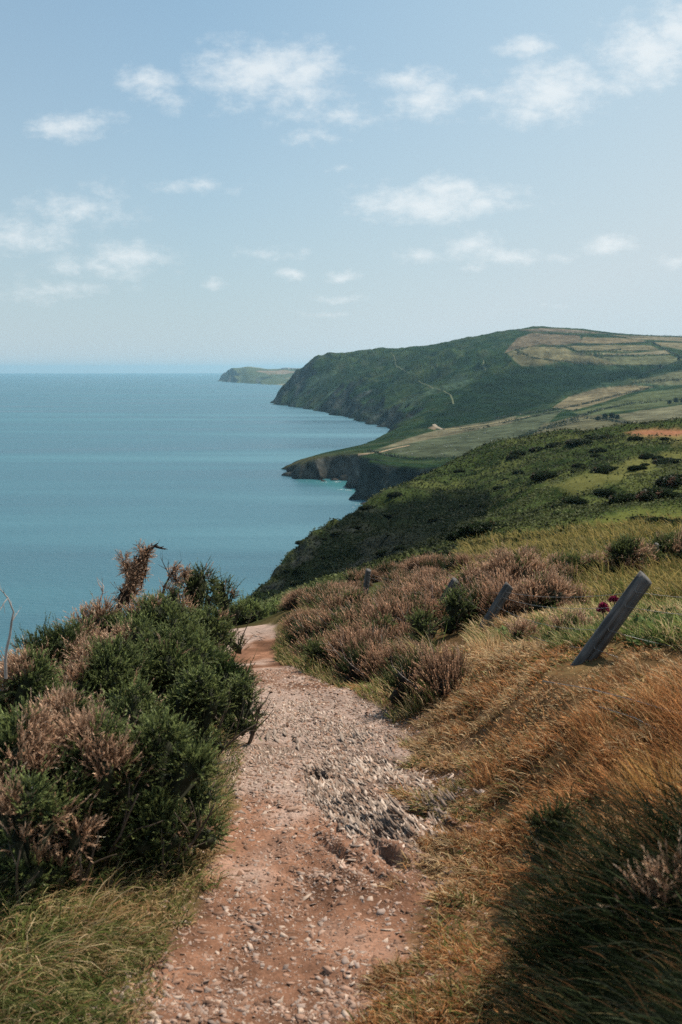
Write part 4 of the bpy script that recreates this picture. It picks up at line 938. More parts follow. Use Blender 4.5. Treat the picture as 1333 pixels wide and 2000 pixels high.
def post(a, b, dia, seed, parent, name='post', base=FB, crack=True):
    rng = np.random.default_rng(seed); A = P(*a); B = P(*b); A[2] += CAM_Z; B[2] += CAM_Z; d = unit(B-A); A = A-d*.25; Ln = np.linalg.norm(B-A)
    n, m = 36, 30; V = []
    from mathutils import Vector
    Q = Vector(d).to_track_quat('Z', 'Y'); lc = Q.inverted() @ Vector(np.array([0, 0, CAM_Z])-A); ca_ = math.atan2(lc.y, lc.x) % (2*math.pi)+.12
    for i in range(m+1):
        t = i/m
        for j in range(n):
            an = 2*math.pi*j/n; rr_ = dia/2*(1.04-.06*t)*(1+.035*sin(3*an+seed+t*2)+.012*sin(11*an+t*9)+.012*rng.normal())
            if crack: rr_ -= dia*.26*math.exp(-(((an-(ca_+.22*sin(t*3.3))+math.pi) % (2*math.pi)-math.pi)/.13)**2)*min(1, max(.12, 1.25-t*1.1))
            if i == m: rr_ *= .97
            V.append((rr_*cos(an), rr_*sin(an), t*Ln+(.012*sin(an+1) if i == m else 0)))
    F = [(i*n+j, i*n+(j+1) % n, (i+1)*n+(j+1) % n, (i+1)*n+j) for i in range(m) for j in range(n)]
    V.append((0, 0, Ln+.002)); c = len(V)-1; T3 = [(m*n+j, m*n+(j+1) % n, c) for j in range(n)]
    o = mesh_np(name, np.array(V), [np.array(F), np.array(T3)], M_WOOD, None, False, parent)
    o.rotation_euler = Q.to_euler(); o.location = tuple(A-base)
    return o, A, B
p1, A1, B1 = post((1122,1318,RB), (1262,1127,RB+.10), .090*RB/5.2, 1, fence); p1['label'] = 'thick leaning post with a long dark split, nearest the camera'
p2, A2, B2 = post((950,1218,8.2), (996,1143,8.3), .085, 2, fence)
p3, A3, B3 = post((848,1205,10.2), (890,1133,10.2), .082, 3, fence)
p4, A4, B4 = post((715,1150,14.5), (720,1113,14.5), .085, 4, fence, crack=False)
def lerp3(A, B, t): return A+(B-A)*t
def wire(pts, rad, sag=.03, base=FB, parent=fence, seed=0, barbs=True, name='wire'):
    S = Soup(); rng = np.random.default_rng(seed); out = []
    for k in range(len(pts)-1):
        a, b = np.array(pts[k]), np.array(pts[k+1]); n = 14
        for i in range(n+(k == len(pts)-2)):
            t = i/n; q = a+(b-a)*t; q = q+np.array([0, 0, -sag*4*t*(1-t)]); out.append(q-base)
    tube(S, out, rad, 5)
    return S.build(name, M_WIRE, parent)
R1 = [P(1620, 1158, 5.2), P(1620, 1190, 5.2), P(1620, 1280, 5.2), P(1620, 1340, 5.15), P(1620, 1400, 5.1)]
for i, t in enumerate((.90, .78, .58, .42, .27)):
    def side(A, B, t, dia):
        q = lerp3(A, B, t); v = np.array([0, 0, CAM_Z])-q; v[2] = 0; return q+unit(v)*dia*.52
    q1 = side(A1, B1, t*.86+.13, .088); q2 = side(A2, B2, min(t*.7+.28, .95), .085); q3 = side(A3, B3, min(t*.7+.28, .95), .082); q4 = side(A4, B4, min(t*.6+.36, .95), .085)
    e = R1[i].copy(); e[2] += CAM_Z
    for nm_, qq in ((1, q1), (2, q2)):
        SS = Soup(); o_ = unit(np.array([0, 0, CAM_Z])-qq); c_ = qq-FB; tube(SS, [c_+np.array([-.004, 0, .012])-o_*.006, c_+np.array([-.003, 0, .010])+o_*.004, c_+np.array([.003, 0, -.008])+o_*.004, c_+np.array([.004, 0, -.010])-o_*.006], .0016, 5); SS.build('staple', M_WIRE, fence)
    wire([q4, q3, q2, q1, e], .0012, .035+.01*i, seed=i)
def relw(pts): 
    o = []
    for q in pts: v = P(*q); v[2] += CAM_Z; o.append(v)
    return o
w = wire(relw([(1060,1330,4.6),(1150,1345,4.4),(1240,1368,4.2),(1340,1398,4.0),(1460,1440,3.9)]), .0017, .0, name='wire'); w['label'] = 'loose sagging wire strand low in the grass'
w = wire(relw([(1170,1380,4.3),(1240,1402,4.1),(1290,1428,4.0),(1360,1470,3.9)]), .0017, .0, name='wire'); w['label'] = 'second loose wire end lying in the orange grass'
tp = P(1281, 1100, 16.2); TB = np.array([tp[0], tp[1], tp[2]+CAM_Z])
t_ = thing('fence_post', tuple(TB), 'thin far fence post among the gorse at the right edge', 'post')
post((1279,1100,16.2), (1283,1062,16.2), .07, 6, t_, 'shaft', TB, False)
S = Soup(); tube(S, [(0, -.04, .20), (0, -.05, .2), (.01, -.04, .215)], .006, 4); S.build('staple', M_WIRE, t_)

# ---------------------------------------------------------------- maroon flowers behind the leaning post
def mat_plain(name, col, rough=.7, transl=0.0):
    m, nt, N, L = new_mat(name); o = N('ShaderNodeOutputMaterial'); b = N('ShaderNodeBsdfPrincipled'); L(b.outputs[0], o.inputs[0])
    nz = N('ShaderNodeTexNoise'); nz.inputs['Scale'].default_value = 40; mr = N('ShaderNodeMapRange'); L(nz.outputs['Fac'], mr.inputs[0]); mr.inputs[3].default_value = .75; mr.inputs[4].default_value = 1.25
    mx = N('ShaderNodeVectorMath'); mx.operation = 'SCALE'; mx.inputs[0].default_value = col; L(mr.outputs[0], mx.inputs['Scale']); L(mx.outputs[0], b.inputs['Base Color']); b.inputs['Roughness'].default_value = rough
    return m
M_PETAL = mat_veg('maroon_petals', .6, .3, .3, .2, 30)
def flower(px, py, r, size, tall, label, seed):
    rng = np.random.default_rng(seed); c = P(px, py, r); zg = float(NEAR.height(np.array([c[0]]), np.array([c[1]]))[0]); hgt = c[2]-zg
    root = thing('flower', (c[0], c[1], in_rel(zg)), label, 'flower')
    S = Soup(); tube(S, [(0, 0, 0), (.01, 0, hgt*.5), (0, 0, hgt)], .004, 5, (.06, .10, .03)); S.build('stem', M_GORSE, root)
    n = 230; d = unit(rng.normal(size=(n, 3))); d[:, 2] = np.abs(d[:, 2])*tall-.2; rad = size*rng.uniform(.4, 1, (n, 1)); p = d*rad+np.array([0, 0, hgt])
    spikes(p, unit(d), size*.35, 6, size*.42, size*.22, .7, rng, (.12, .012, .035), (.34, .035, .10), stem=0).build('flower_head', M_PETAL, root)
    return root
flower(1178, 1192, 6.0, .030, 1.5, 'left of two maroon flower heads behind the leaning post', 1)
flower(1200, 1173, 6.1, .026, 1.0, 'right and upper of two maroon flower heads, touching the leaning post', 2)

# ================================================================ STONES AND SLATE
M_STONE = mat_ground('slate_stone', (9, 60, 300), bump=.5, dist=.004, vary=.14, rough=.75)
def chips(k, x, y, rad, thick, rng, cols, tilt=.25, orient=None, zoff=.3, elong=(1.0, 1.9)):
    """flat angular stone chips lying on the ground: 6-sided slabs"""
    z = NEAR.height(x, y); n = len(x)
    a0 = rng.uniform(0, 6.28, (n, 1)) if orient is None else orient[:, None]
    an = (np.arange(k)/k*2*math.pi)[None, :]+rng.uniform(-.62, .62, (n, k)); rr_ = rng.uniform(.45, 1.25, (n, k)); el = rng.uniform(*elong, (n, 1))
    lx_ = rr_*np.cos(an)*el; ly_ = rr_*np.sin(an)
    ux = lx_*np.cos(a0)-ly_*np.sin(a0); uy = lx_*np.sin(a0)+ly_*np.cos(a0)
    nrm = unit(np.c_[rng.normal(size=n)*tilt, rng.normal(size=n)*tilt, np.ones(n)]) if not isinstance(tilt, np.ndarray) else unit(tilt+rng.normal(size=(n, 3))*.16)
    e1 = unit(np.cross(np.broadcast_to([0, 1., 0], nrm.shape), nrm)); e2 = np.cross(nrm, e1)
    C0 = np.c_[x, y, in_rel(z)+thick*zoff]
    off = (ux[..., None]*e1[:, None, :]+uy[..., None]*e2[:, None, :])*rad[:, None, None]
    top = C0[:, None, :]+off*.95+nrm[:, None, :]*(thick*.5)[:, None, None]; bot = C0[:, None, :]+off-nrm[:, None, :]*(thick*.5)[:, None, None]
    V = np.concatenate([top, bot], 1).reshape(-1, 3); b = (np.arange(n)*2*k)[:, None]
    F4 = np.concatenate([b+np.array([[j, j+k, (j+1) % k+k, (j+1) % k]]) for j in range(k)]); F3t = b+np.array([[0, 3, 4]]) if k == 5 else np.zeros((0, 3), int); F4t = b+np.array([[0, 1, 2, 3]])
    cols = np.array(cols); c = cols[rng.integers(0, len(cols), n)]*rng.uniform(.75, 1.2, (n, 1))
    return V, F3t, np.concatenate([F4, F4t]), np.repeat(c, 2*k, 0)
GC = [(.30, .185, .132), (.345, .235, .18), (.245, .145, .10), (.30, .225, .185), (.20, .115, .078), (.43, .325, .255)]
rng = np.random.default_rng(99)
def sample(N, rl, tl): 
    th = rng.uniform(tl[0], tl[1], N); r = np.exp(rng.uniform(math.log(rl[0]), math.log(rl[1]), N)); return r*np.sin(th), r*np.cos(th)
S = Soup()
x, y = sample(300000, (1.9, 9), (-.28, .24)); f = path_field(x, y)+.05; f = np.where(x > xp(y), f+.18*rng.random(len(x))**2, f); cl = fbm(x/.4, y/.4, 3, 601)+.5*fbm(x/.1, y/.1, 2, 602)
k = (f > rng.uniform(-.12, .12, len(x))) & (rng.random(len(x)) < np.clip(.42+.50*cl+.45*sstep(3.6, 4.6, y), .16, 1)); x, y = x[k], y[k]
rad = .0019*np.exp(rng.exponential(.56, len(x)))*np.maximum(1, np.hypot(x, y)/4.5)**.6; rad = np.minimum(rad*.88, .014)
for kk in (4, 5):
    j = (np.arange(len(x)) % 2) == kk-4; V, F3_, F, C = chips(kk, x[j], y[j], rad[j], rad[j]*rng.uniform(.14, .36, j.sum()), rng, GC, tilt=.36, zoff=.12, elong=(1.0, 2.3)); S.add(V, F3_, F, C)
tag(S.build('gravel', M_STONE), 'loose slate gravel covering the path', 'gravel', kind='stuff')
# shattered slate standing on edge where bedrock crosses the path
S = Soup(); x, y = sample(60000, (3.7, 9.5), (-.20, .16))
PXc, PYc = to_pix(x, y, NEAR.height(x, y))
m1 = poly_mask(PXc, PYc, [(480,1520),(500,1420),(530,1375),(600,1365),(760,1385),(800,1440),(740,1500),(640,1480),(560,1500),(530,1560)], 18, 25, 610)
m2 = poly_mask(PXc, PYc, [(590,1500),(640,1480),(760,1480),(880,1570),(905,1620),(840,1680),(740,1650),(660,1610),(600,1560)], 14, 20, 611)
k = rng.random(len(x)) < np.maximum(m1*.60, m2*.95)*np.clip(.65+.8*fbm(x/.25, y/.25, 3, 612), .1, 1); x, y = x[k], y[k]; m2k = m2[k]
rad = rng.uniform(.0025, .0085, len(x))*(1+.7*m2k)*np.maximum(1, np.hypot(x, y)/5); tl = np.c_[.30+0*x, -.06+0*x, .85+0*x]
V, F3_, F, C = chips(4, x, y, rad, rad*rng.uniform(.12, .3, len(x)), rng, [(.32, .245, .195), (.25, .19, .15), (.44, .35, .285), (.15, .11, .085), (.27, .18, .13)], tl, np.radians(rng.normal(-78+12*m2k, 13)), 1.0, (2.0, 4.6)); S.add(V, F3_, F, C)
tag(S.build('shattered_slate', M_STONE), 'thin shattered slate standing on edge across the path', 'slate', kind='stuff')
# countable larger stones
def slab(sx, sy, sz, seed, nseg=6):
    """an angular layered slate slab, base at z=0"""
    rng = np.random.default_rng(seed); an = np.sort(np.arange(nseg)/nseg*2*math.pi+rng.uniform(-.42, .42, nseg)); rr_ = rng.uniform(.62, 1.15, nseg); V = []; lay = [(0, .98), (.45, 1.0), (.5, .93), (.9, .95), (1.0, .90)]
    for zf, s in lay:
        jx, jy = rng.normal(size=2)*.015
        for a, q in zip(an, rr_): V.append((sx*(q*s*cos(a)+jx), sy*(q*s*sin(a)+jy), sz*(zf+rng.uniform(-.04, .04)*(zf > 0))))
    F = [(i*nseg+j, i*nseg+(j+1) % nseg, (i+1)*nseg+(j+1) % nseg, (i+1)*nseg+j) for i in range(len(lay)-1) for j in range(nseg)]
    V.append((0, 0, sz*1.0)); c = len(V)-1; b = (len(lay)-1)*nseg
    return np.array(V), np.array([(b+j, b+(j+1) % nseg, c) for j in range(nseg)]), np.array(F)
stones = [(690,1700,24,'flat pale stone below the slate ledges, left of a smaller one'),(727,1699,18,'small pale stone just right of the flat pale stone'),(665,1738,24,'pale stone in mid path under the flat pale stone'),(746,1782,24,'rounded flat stone in the right half of the lower path'),
 (643,1896,26,'square pale stone low in the middle of the path'),(675,1879,22,'pale stone right of the square pale stone'),(588,1987,26,'oval pale stone at the bottom edge of the photo'),(610,1825,16,'reddish stone in mid path'),(925,1698,20,'grey upright stone on the dry turf right of the ledges'),
 (415,1833,15,'small flat stone near the left path edge'),(360,1833,12,'tiny pale stone near the left grass edge'),(440,1728,12,'small pale stone on the smooth left part of the path'),(468,1727,11,'second small pale stone on the smooth left part'),(500,1690,12,'small stone beside the smooth bare patch'),
 (830,1728,20,'stone at the right path edge above the dark hole'),(865,1726,26,'long thin stone leaning at the right path edge'),(560,1790,16,'flat stone in the left middle of the path'),(520,1830,14,'flat small stone left of centre on the path'),(700,1590,16,'pale stone wedged among the ledges'),
 (748,1933,18,'dark edged stone in the lower right turf'),(560,1905,16,'stone near the path middle at lower left'),(640,2020,24,'stone at the very bottom of the path'),(480,1940,14,'stone near the lower left path edge'),(790,1800,18,'pale stone close to the right turf edge')]
for i, (px, py, w_, lab) in enumerate(stones):
    h = NEAR.hit([px], [py])[0]; r = np.linalg.norm(h); s = w_*r/FPX/2; V, F3, F4 = slab(s, s*rng.uniform(.6, .85), s*rng.uniform(.22, .38), 700+i)
    o = mesh_np('stone', V, [F3, F4], M_STONE, np.broadcast_to(np.array(GC[(i*3) % 6])*1.05, V.shape)); o.location = (h[0], h[1], in_rel(h[2])-.002); o.rotation_euler = (rng.normal()*.15, rng.normal()*.15, rng.uniform(0, 6)); tag(o, lab, 'stone')
x, y = sample(420, (2.2, 6), (-.24, .2)); k = (path_field(x, y) > .02); x, y = x[k][:150], y[k][:150]
base = []
for i in range(len(x)):
    z = float(NEAR.height(np.array([x[i]]), np.array([y[i]]))[0])
    if i < 6:
        V, F3, F4 = slab(.0105, .0075, .003, 750+i); o = mesh_np('stone', V, [F3, F4], M_STONE, np.broadcast_to(np.array(GC[i]), V.shape)); base.append(o)
    else: o = base[int(rng.integers(0, 6))].copy(); COL.objects.link(o)
    s = rng.uniform(.6, 1.35); o.location = (x[i], y[i], in_rel(z)-.001); o.rotation_euler = (rng.normal()*.2, rng.normal()*.2, rng.uniform(0, 6)); o.scale = (s, s, s)
    tag(o, 'small flat slate stone loose on the path', 'stone', 'small loose slate stones on the path')
# slate ledges: tilted slabs of bedrock that stick out of the ground
def ledge(label, px, py, n, spread, ln, seed, az=-60, raise_=.03, col=(.22, .165, .13)):
    rng = np.random.default_rng(seed); h = NEAR.hit([px], [py])[0]; root = thing('slate_ledge', (h[0], h[1], in_rel(h[2])), label, 'rock ledge'); V0 = None
    for k in range(n):
        t = rng.normal()*spread*.45; u_ = rng.normal()*spread*.55; a = radians(az); dx, dy = cos(a), sin(a)
        x_, y_ = h[0]+dx*t-dy*u_, h[1]+dy*t+dx*u_; z_ = float(NEAR.height(np.array([x_]), np.array([y_]))[0]); L_ = ln*rng.uniform(.3, 1.0)*rng.choice([.7, 1, 1.4])
        V, F3, F4 = slab(L_, L_*rng.uniform(.10, .26), rng.uniform(.004, .010), seed*50+k, 4)
        o = mesh_np('slab', V, [F3, F4], M_STONE, np.broadcast_to(np.array(col)*rng.uniform(.7, 1.2), V.shape), parent=root)
        # bedding plane dips down to the right and away; edges face the camera's left
        from mathutils import Matrix
        nn = unit(np.array([.30, -.10, .85])+rng.normal(size=3)*.24); az_ = radians(az)+rng.normal()*.20; e1 = np.array([cos(az_), sin(az_), 0]); e1 = unit(e1-nn*(e1@nn)); e2 = np.cross(nn, e1)
        o.rotation_euler = Matrix(((e1[0], e2[0], nn[0]), (e1[1], e2[1], nn[1]), (e1[2], e2[2], nn[2]))).to_euler(); o.location = (x_-h[0], y_-h[1], z_-h[2]+raise_*rng.uniform(.0, 1.0))
    return root
ledge('long raised slate ledge with a black hollow under its left end, nearest the turf', 845, 1580, 90, .13, .060, 1, raise_=.035)
ledge('broken slate ledge below the long raised one at the path edge', 760, 1620, 60, .10, .045, 2, raise_=.03)
ledge('low fan of slate slabs in the middle of the rocky step', 690, 1560, 70, .13, .035, 3, raise_=.022)
ledge('small slate ledge with a dark notch above a flat brown slab', 625, 1510, 30, .08, .035, 4, raise_=.025)
ledge('slate ridge worn smooth in the upper left of the rocky step', 545, 1440, 60, .22, .05, 5, az=-78, raise_=.018, col=(.30, .235, .19))
ledge('pale slate slabs at the upper right of the rocky step beside dry turf', 700, 1445, 30, .18, .05, 6, raise_=.018, col=(.33, .26, .21))
ledge('slate ledge in the dry bank where the far path bends', 470, 1250, 26, .5, .07, 7, az=-15, raise_=.04, col=(.34, .26, .21))
V, F3, F4 = slab(.045, .018, .008, 901); h = NEAR.hit([572], [1583])[0]
o = mesh_np('slab_stone', V, [F3, F4], M_STONE, np.broadcast_to((.34, .22, .16), V.shape)); o.location = (h[0], h[1], in_rel(h[2])+.006); o.rotation_euler = (.1, -.1, .15); tag(o, 'flat brown slate slab lying left of the notched ledge', 'stone')

# ================================================================ FAR LANDSCAPE DETAILS
def on_hill(pts, step=6.0):
    """photo polyline -> points on the hill surface, evenly spaced"""
    W = []
    for (a, b) in zip(pts[:-1], pts[1:]):
        n = max(2, int(hypot(b[0]-a[0], b[1]-a[1])/4)+1)
        for i in range(n): W.append((a[0]+(b[0]-a[0])*i/n, a[1]+(b[1]-a[1])*i/n))
    W.append(pts[-1]); W = np.array(W, float); H = HILL.hit(W[:, 0], W[:, 1]); H = H[np.isfinite(H[:, 0])]
    seg = np.r_[0, np.cumsum(np.linalg.norm(np.diff(H[:, :2], axis=0), axis=1))]
    s = np.arange(0, seg[-1], step); x = np.interp(s, seg, H[:, 0]); y = np.interp(s, seg, H[:, 1])
    return x, y, HILL.height(x, y)
def hedge(pts, label, width=3.0, height=2.6, seed=0, gaps=.1):
    rng = np.random.default_rng(seed); x, y, z = on_hill(pts, 2.2)
    if len(x) < 3: return
    g = vnoise(np.arange(len(x))/5.0, np.zeros(len(x)), seed) > -1+gaps*4; S = Soup(); x0, y0, z0 = x[0], y[0], z[0]; rv = (vnoise(np.arange(len(x))/7.0, np.ones(len(x)), seed+3)+1.6)/2
    for i in range(len(x)):
        if not g[i]: continue
        n = 9; q = rng.normal(size=(n, 3))*np.array([width*.42, width*.42, height*.30*rv[i]])+np.array([x[i]-x0, y[i]-y0, z[i]-z0+height*.5*rv[i]]); s = rng.uniform(.7, 1.5, (n, 1, 1))
        V = (q[:, None, :]+unit(rng.normal(size=(n, 3, 3)))*s).reshape(-1, 3); S.add(V, np.arange(3*n).reshape(-1, 3), C=np.array([.026, .040, .018])*rng.uniform(.6, 1.3))
    if S.n == 0: return
    o = S.build('hedge', M_GORSE); o.location = (x0, y0, in_rel(z0)); tag(o, label, 'hedge')
hedges = [([(1008,683),(1040,677),(1100,677),(1140,673),(1190,673),(1250,670),(1275,668),(1333,670),(1400,672)],'long hedge running across the top fields from the curved corner to the right edge'),
 ([(1008,683),(1015,690),(1040,698),(1055,701)],'short curved hedge at the left corner of the top fields'),
 ([(1040,700),(1100,706),(1150,709),(1210,714),(1290,714)],'hedge along the lower edge of the top fields'),
 ([(1096,675),(1110,680),(1128,687),(1150,693),(1200,697)],'slanting hedge between the two brown top fields'),
 ([(1130,687),(1175,686),(1205,683),(1225,686),(1290,684)],'bushy hedge in the middle of the right top fields'),
 ([(1180,695),(1230,694),(1310,693)],'straight hedge under the pale top field'),
 ([(1168,698),(1190,702),(1205,706)],'short bushy hedge stub in the lower top field'),
 ([(1275,669),(1290,678),(1310,688),(1333,700),(1360,712)],'tree lined hedge descending at the right of the top fields'),
 ([(1000,646),(1060,648),(1130,649),(1190,651),(1250,655),(1333,658),(1400,661)],'thin hedge just under the hill top skyline'),
 ([(1075,652),(1140,656),(1200,658),(1260,660)],'thin hedge below the skyline hedge'),
 ([(1060,838),(1100,826),(1140,812),(1155,807),(1180,800),(1230,790),(1290,785),(1333,782)],'hedge rising from the lower fields to the right trees'),
 ([(1000,858),(1030,850),(1060,840),(1100,832),(1150,818)],'hedge between the sheep field and the strip field'),
 ([(1150,817),(1190,822),(1230,828),(1270,832),(1333,820)],'loose hedge of bushes below the dark wood'),
 ([(900,842),(950,836),(1000,824),(1040,815),(1090,805),(1130,801)],'low hedge above the sheep field'),
 ([(1070,804),(1120,795),(1170,783),(1210,772),(1270,758)],'thick hedge between the pale strip and green field'),
 ([(1090,800),(1050,806),(1000,812),(960,822)],'low overgrown bank left of the pale strip'),
 ([(1235,750),(1280,745),(1333,742),(1400,748)],'hedge under the highest right green field'),
 ([(1240,738),(1280,722),(1310,712),(1333,708)],'scrubby line of trees rising to the right edge'),
 ([(720,882),(745,888),(770,893),(800,897),(850,900),(900,896),(950,888),(985,880)],'dark scrub fringe along the lower edge of the sheep field')]
for i, (pts, lab) in enumerate(hedges): hedge(pts, lab, 3.2 if i < 10 else 4.2, 2.6 if i < 10 else 3.2, 40+i, .06)
def tree_proto(seed):
    rng = np.random.default_rng(seed); root = thing('tree', (0, 0, 0), '', 'tree'); S = Soup()
    tube(S, [(0, 0, -.5), (.1, 0, 1.5), (.2, .1, 3)], [.28, .22, .15], 6, (.06, .05, .04))
    for k in range(6): branching(S, (.15, .05, 1.6+.2*k), (cos(k*1.1), sin(k*1.1), .8), 2.6, .12, 1, rng, (.06, .05, .04))
    S.build('trunk', M_BARK, root); L = lobes_for(3.4, 3.0, 6.2, 9, rng); L[:, 2] += .6; p, d = shoot_sites(L, 1500, rng, inner=.5)
    spikes(p, d, .7, 4, .55, .32, .9, rng, (.014, .026, .012), (.040, .058, .022), stem=0).build('crown', M_GORSE, root); return root
TP = [tree_proto(1), tree_proto(2)]
trees = [(1168,822,1.0,'left tree of the small dark wood in the lower fields'),(1182,820,1.3,'second tree from the left in the small dark wood'),(1196,819,1.4,'tallest tree in the small dark wood'),(1206,820,1.1,'right tree of the small dark wood'),
 (1308,790,1.1,'left tree of the group at the right edge of the fields'),(1320,788,1.4,'middle tree of the group at the right edge'),(1334,788,1.4,'right tree of the group cut by the frame edge'),(1290,716,1.0,'tree at the upper end of the scrubby line'),(1326,704,1.3,'tree where the top hedge meets the right edge'),
 (1278,673,1.0,'tree on the junction of the top field hedges'),(1212,684,.9,'tree standing in the bushy top hedge'),(1143,673,.7,'small tree on the long top hedge'),(1265,836,.9,'bush like tree low on the loose hedge')]
for i, (px, py, s, lab) in enumerate(trees):
    h = HILL.hit([px], [py])[0]
    if not np.isfinite(h[0]): continue
    o = TP[i] if i < 2 else dup(TP[i % 2], (0, 0, 0)); o.location = (h[0], h[1], in_rel(h[2])-.4); o.scale = (s*.8,)*3; o.rotation_euler = (0, 0, i*1.3); o['label'] = lab
# sheep in the field: small white animals with head and legs
def sheep_mesh():
    S = Soup(); v = ICO_V
    S.add(v*np.array([.55, .26, .28])*(1+.06*np.sin(v[:, :1]*9)*np.cos(v[:, 1:2]*8))+np.array([0, 0, .62]), ICO_F, C=(.75, .72, .66))
    S.add(v*np.array([.17, .10, .12])+np.array([.62, 0, .72]), ICO_F, C=(.70, .66, .60)); S.add(v*np.array([.13, .12, .16])+np.array([.48, 0, .70]), ICO_F, C=(.75, .72, .66))
    for sx in (-.36, .34):
        for sy in (-.13, .13): tube(S, [(sx, sy, .5), (sx, sy, .25), (sx+.02, sy, 0)], [.06, .04, .035], 6, (.25, .22, .2))
    for sy in (-.1, .1): S.add(v*np.array([.03, .07, .03])+np.array([.58, sy*1.3, .80]), ICO_F, C=(.6, .5, .45))
    return S
SM = sheep_mesh().build('sheep', M_DEAD); first = True
sp = [(783,883),(795,886),(805,888),(863,888),(868,872),(874,870),(881,871),(885,869),(872,874),(900,856),(915,852),(935,858),(820,876),(760,880),(975,866),(948,846),(1020,842),(845,868),(960,862),(890,880)]
for px, py in sp:
    h = HILL.hit([px], [py])[0]
    if not np.isfinite(h[0]): continue
    o = SM if first else SM.copy()
    if not first: COL.objects.link(o)
    first = False; o.location = (h[0], h[1], in_rel(h[2])); s = rng.uniform(1.0, 1.25); o.scale = (s, s, s); o.rotation_euler = (0, 0, rng.uniform(0, 6.28)); tag(o, 'white sheep grazing in the green field above the cove', 'sheep', 'sheep grazing in the field')
# trails on the headland: worn ribbons of earth that follow the ground
M_TRAIL = mat_ground('worn_trail', (.2, 1, 5), bump=.3, dist=.1, vary=.15)
def ribbon(pts, width, name, label, col):
    x, y, z = on_hill(pts, 5.0)
    if len(x) < 3: return
    dx = np.gradient(x); dy = np.gradient(y); l = np.hypot(dx, dy); nx, ny = -dy/l, dx/l; rows = []
    for s in (-1, -.4, .4, 1):
        X_ = x+nx*s*width/2; Y_ = y+ny*s*width/2; rows.append(np.c_[X_, Y_, in_rel(HILL.height(X_, Y_))+(.45 if abs(s) < 1 else .1)])
    V = np.stack(rows, 1).reshape(-1, 3); n = len(x); F = np.array([(i*4+j, i*4+j+1, (i+1)*4+j+1, (i+1)*4+j) for i in range(n-1) for j in range(3)])
    tag(mesh_np(name, V, F, M_TRAIL, np.broadcast_to(col, V.shape), True), label, None, kind='structure')
for i, pts in enumerate([[(764,688),(770,696),(773,705),(772,712),(780,718),(792,726),(800,730)],[(818,745),(824,748),(835,752),(845,757),(862,762)],[(866,764),(880,771),(884,780),(886,790)],[(942,700),(946,706),(943,714),(949,722),(948,727)]]):
    ribbon(pts, 2.4, 'trail', 'thin worn footpath climbing the headland flank', (.12, .13, .075))
ribbon([(848,829),(852,833),(860,837),(868,839)], 5, 'road', 'pale lane end beside the bare soil above the cove', (.28, .23, .17))
ribbon([(868,839),(900,836),(950,829),(1000,820),(1040,812)], 4, 'track', 'pale farm track along the top of the sheep field', (.30, .25, .14))
ribbon([(700,888),(740,884),(770,876),(800,870)], 3, 'trail', 'coast path along the cove headland', (.30, .22, .14))
# houses on the far headland
M_WALL = mat_plain('white_render', (.75, .73, .70)); M_ROOF = mat_plain('slate_roof', (.20, .20, .21)); M_PANE = mat_plain('window_pane', (.05, .06, .07), .2)
def box(S, c, s): 
    V = np.array([(x_, y_, z_) for x_ in (-.5, .5) for y_ in (-.5, .5) for z_ in (0, 1)])*np.array(s)+np.array(c); S.add(V, None, [(0, 1, 3, 2), (4, 6, 7, 5), (0, 4, 5, 1), (2, 3, 7, 6), (0, 2, 6, 4), (1, 5, 7, 3)])
def house_proto():
    root = thing('house', (0, 0, 0), '', 'house', 'white houses on the far headland'); S = Soup(); box(S, (0, 0, 0), (16, 9, 6)); S.build('wall', M_WALL, root)
    S = Soup(); S.add([(-8.4, -5, 5.9), (8.4, -5, 5.9), (8.4, 5, 5.9), (-8.4, 5, 5.9), (-8.4, 0, 9.5), (8.4, 0, 9.5)], [(0, 4, 3), (1, 2, 5)], [(0, 1, 5, 4), (2, 3, 4, 5), (0, 3, 2, 1)]); r_ = S.build('roof', M_ROOF, root)
    S = Soup(); box(S, (5.5, 0, 8.6), (1.4, 1.2, 2.2)); S.build('chimney', M_WALL, r_)
    for k in (-5, 0, 5): S = Soup(); box(S, (k, -4.52, 3), (1.8, .12, 1.6)); S.build('window', M_PANE, root)
    return root
HPr = house_proto(); first = True
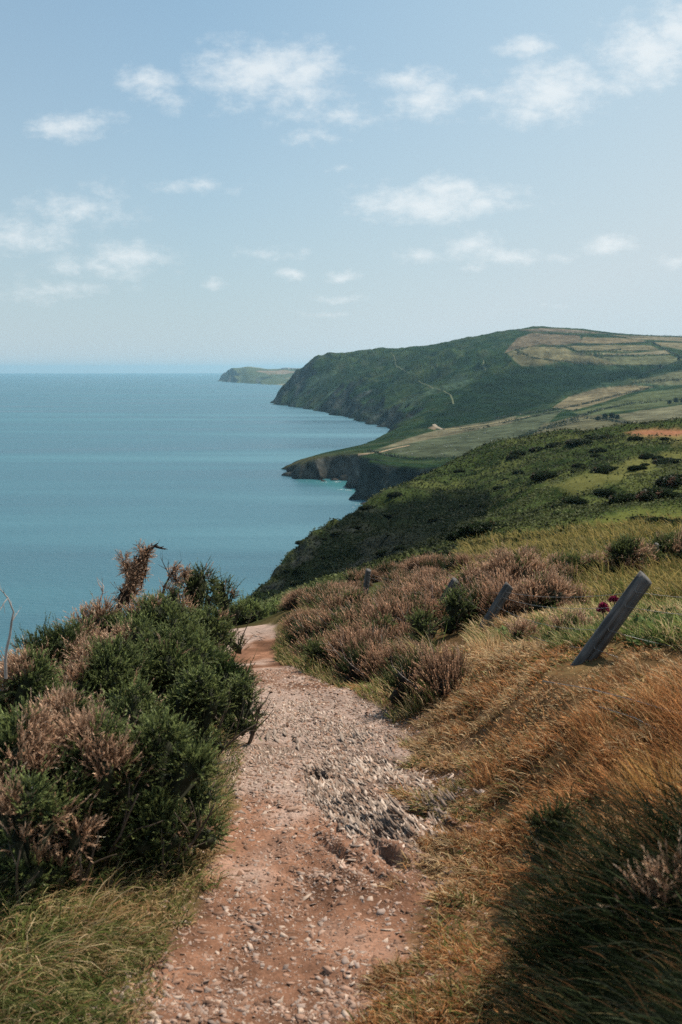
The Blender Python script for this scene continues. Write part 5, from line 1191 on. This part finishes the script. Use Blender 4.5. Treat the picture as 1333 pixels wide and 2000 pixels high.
for i, (px, py) in enumerate([(556,720.6),(560,720.2),(563,721),(566,720.4),(570,721.2),(574,720.6),(578,721.3),(583,721),(588,721.5),(552,721.2)]):
    h = FAR.hit([px], [py])[0]
    if not np.isfinite(h[0]): continue
    o = HPr if first else dup(HPr, (0, 0, 0)); first = False
    o.location = (h[0], h[1], in_rel(h[2])-.5); o.rotation_euler = (0, 0, rng.normal()*.3); s = rng.uniform(.8, 1.3); o.scale = (s, s, s); o['label'] = 'small white house on top of the distant headland'
# rocks in the sea at the cliff feet
def sea_rock(px, py, wpx, label, seed, tall=.5):
    rng = np.random.default_rng(seed); x_, y_ = sea_pt(px, py); s = wpx*hypot(x_, y_)/FPX/2; v = ICO_V.copy(); n_ = 1+.35*vnoise(v[:, 0]*2.3+seed, v[:, 1]*2.3+v[:, 2]*1.7, seed)+.2*vnoise(v[:, 0]*6, v[:, 2]*6+v[:, 1]*4, seed+1)
    V = v*n_[:, None]*np.array([s, s*.7, s*tall]); o = mesh_np('sea_rock', V, ICO_F, M_HILL, np.broadcast_to((.06, .052, .045), V.shape)); o.location = (x_, y_, -s*.08); tag(o, label, 'rock')
for i, (px, py, w_, lab) in enumerate([(656,811,9,'black rock in the sea at the foot of the big headland'),(534,790,5,'tiny rock off the tip of the big headland'),(712,985,16,'dark rock at the foot of the shaded cove cliff'),(680,954,12,'small dark rock off the left foot of the cove cliff'),(655,938,16,'brown rock in the inlet between headland and cliff'),(632,940,12,'low rock below the striped cove headland'),(704,973,12,'rock at the water line under the cove cliff'),(738,833,8,'rock at the right end of the headland cliff'),(437,746,6,'low rock at the far headland tip')]): sea_rock(px, py, w_, lab, 20+i)
# foam at the foot of the rocks
M_FOAM = mat_plain('sea_foam', (.5, .58, .60)); S = Soup()
for px, py, n in [(600,941,3),(640,942,4),(668,941,3),(690,950,6),(676,957,6),(700,972,10),(716,985,10),(728,992,8),(655,942,8)]:
    x_, y_ = sea_pt(px, py)
    for k in range(n):
        a = rng.uniform(0, 6.28, 7); an = np.sort(a); s = rng.uniform(.3, .9); cx, cy = x_+rng.normal()*6, y_+rng.normal()*3
        S.add(np.c_[cx+np.cos(an)*s*2.2, cy+np.sin(an)*s, np.full(7, .12)], [(0, i, i+1) for i in range(1, 6)])
tag(S.build('foam', M_FOAM), 'white foam where the swell breaks on the cove rocks', 'foam', kind='stuff')
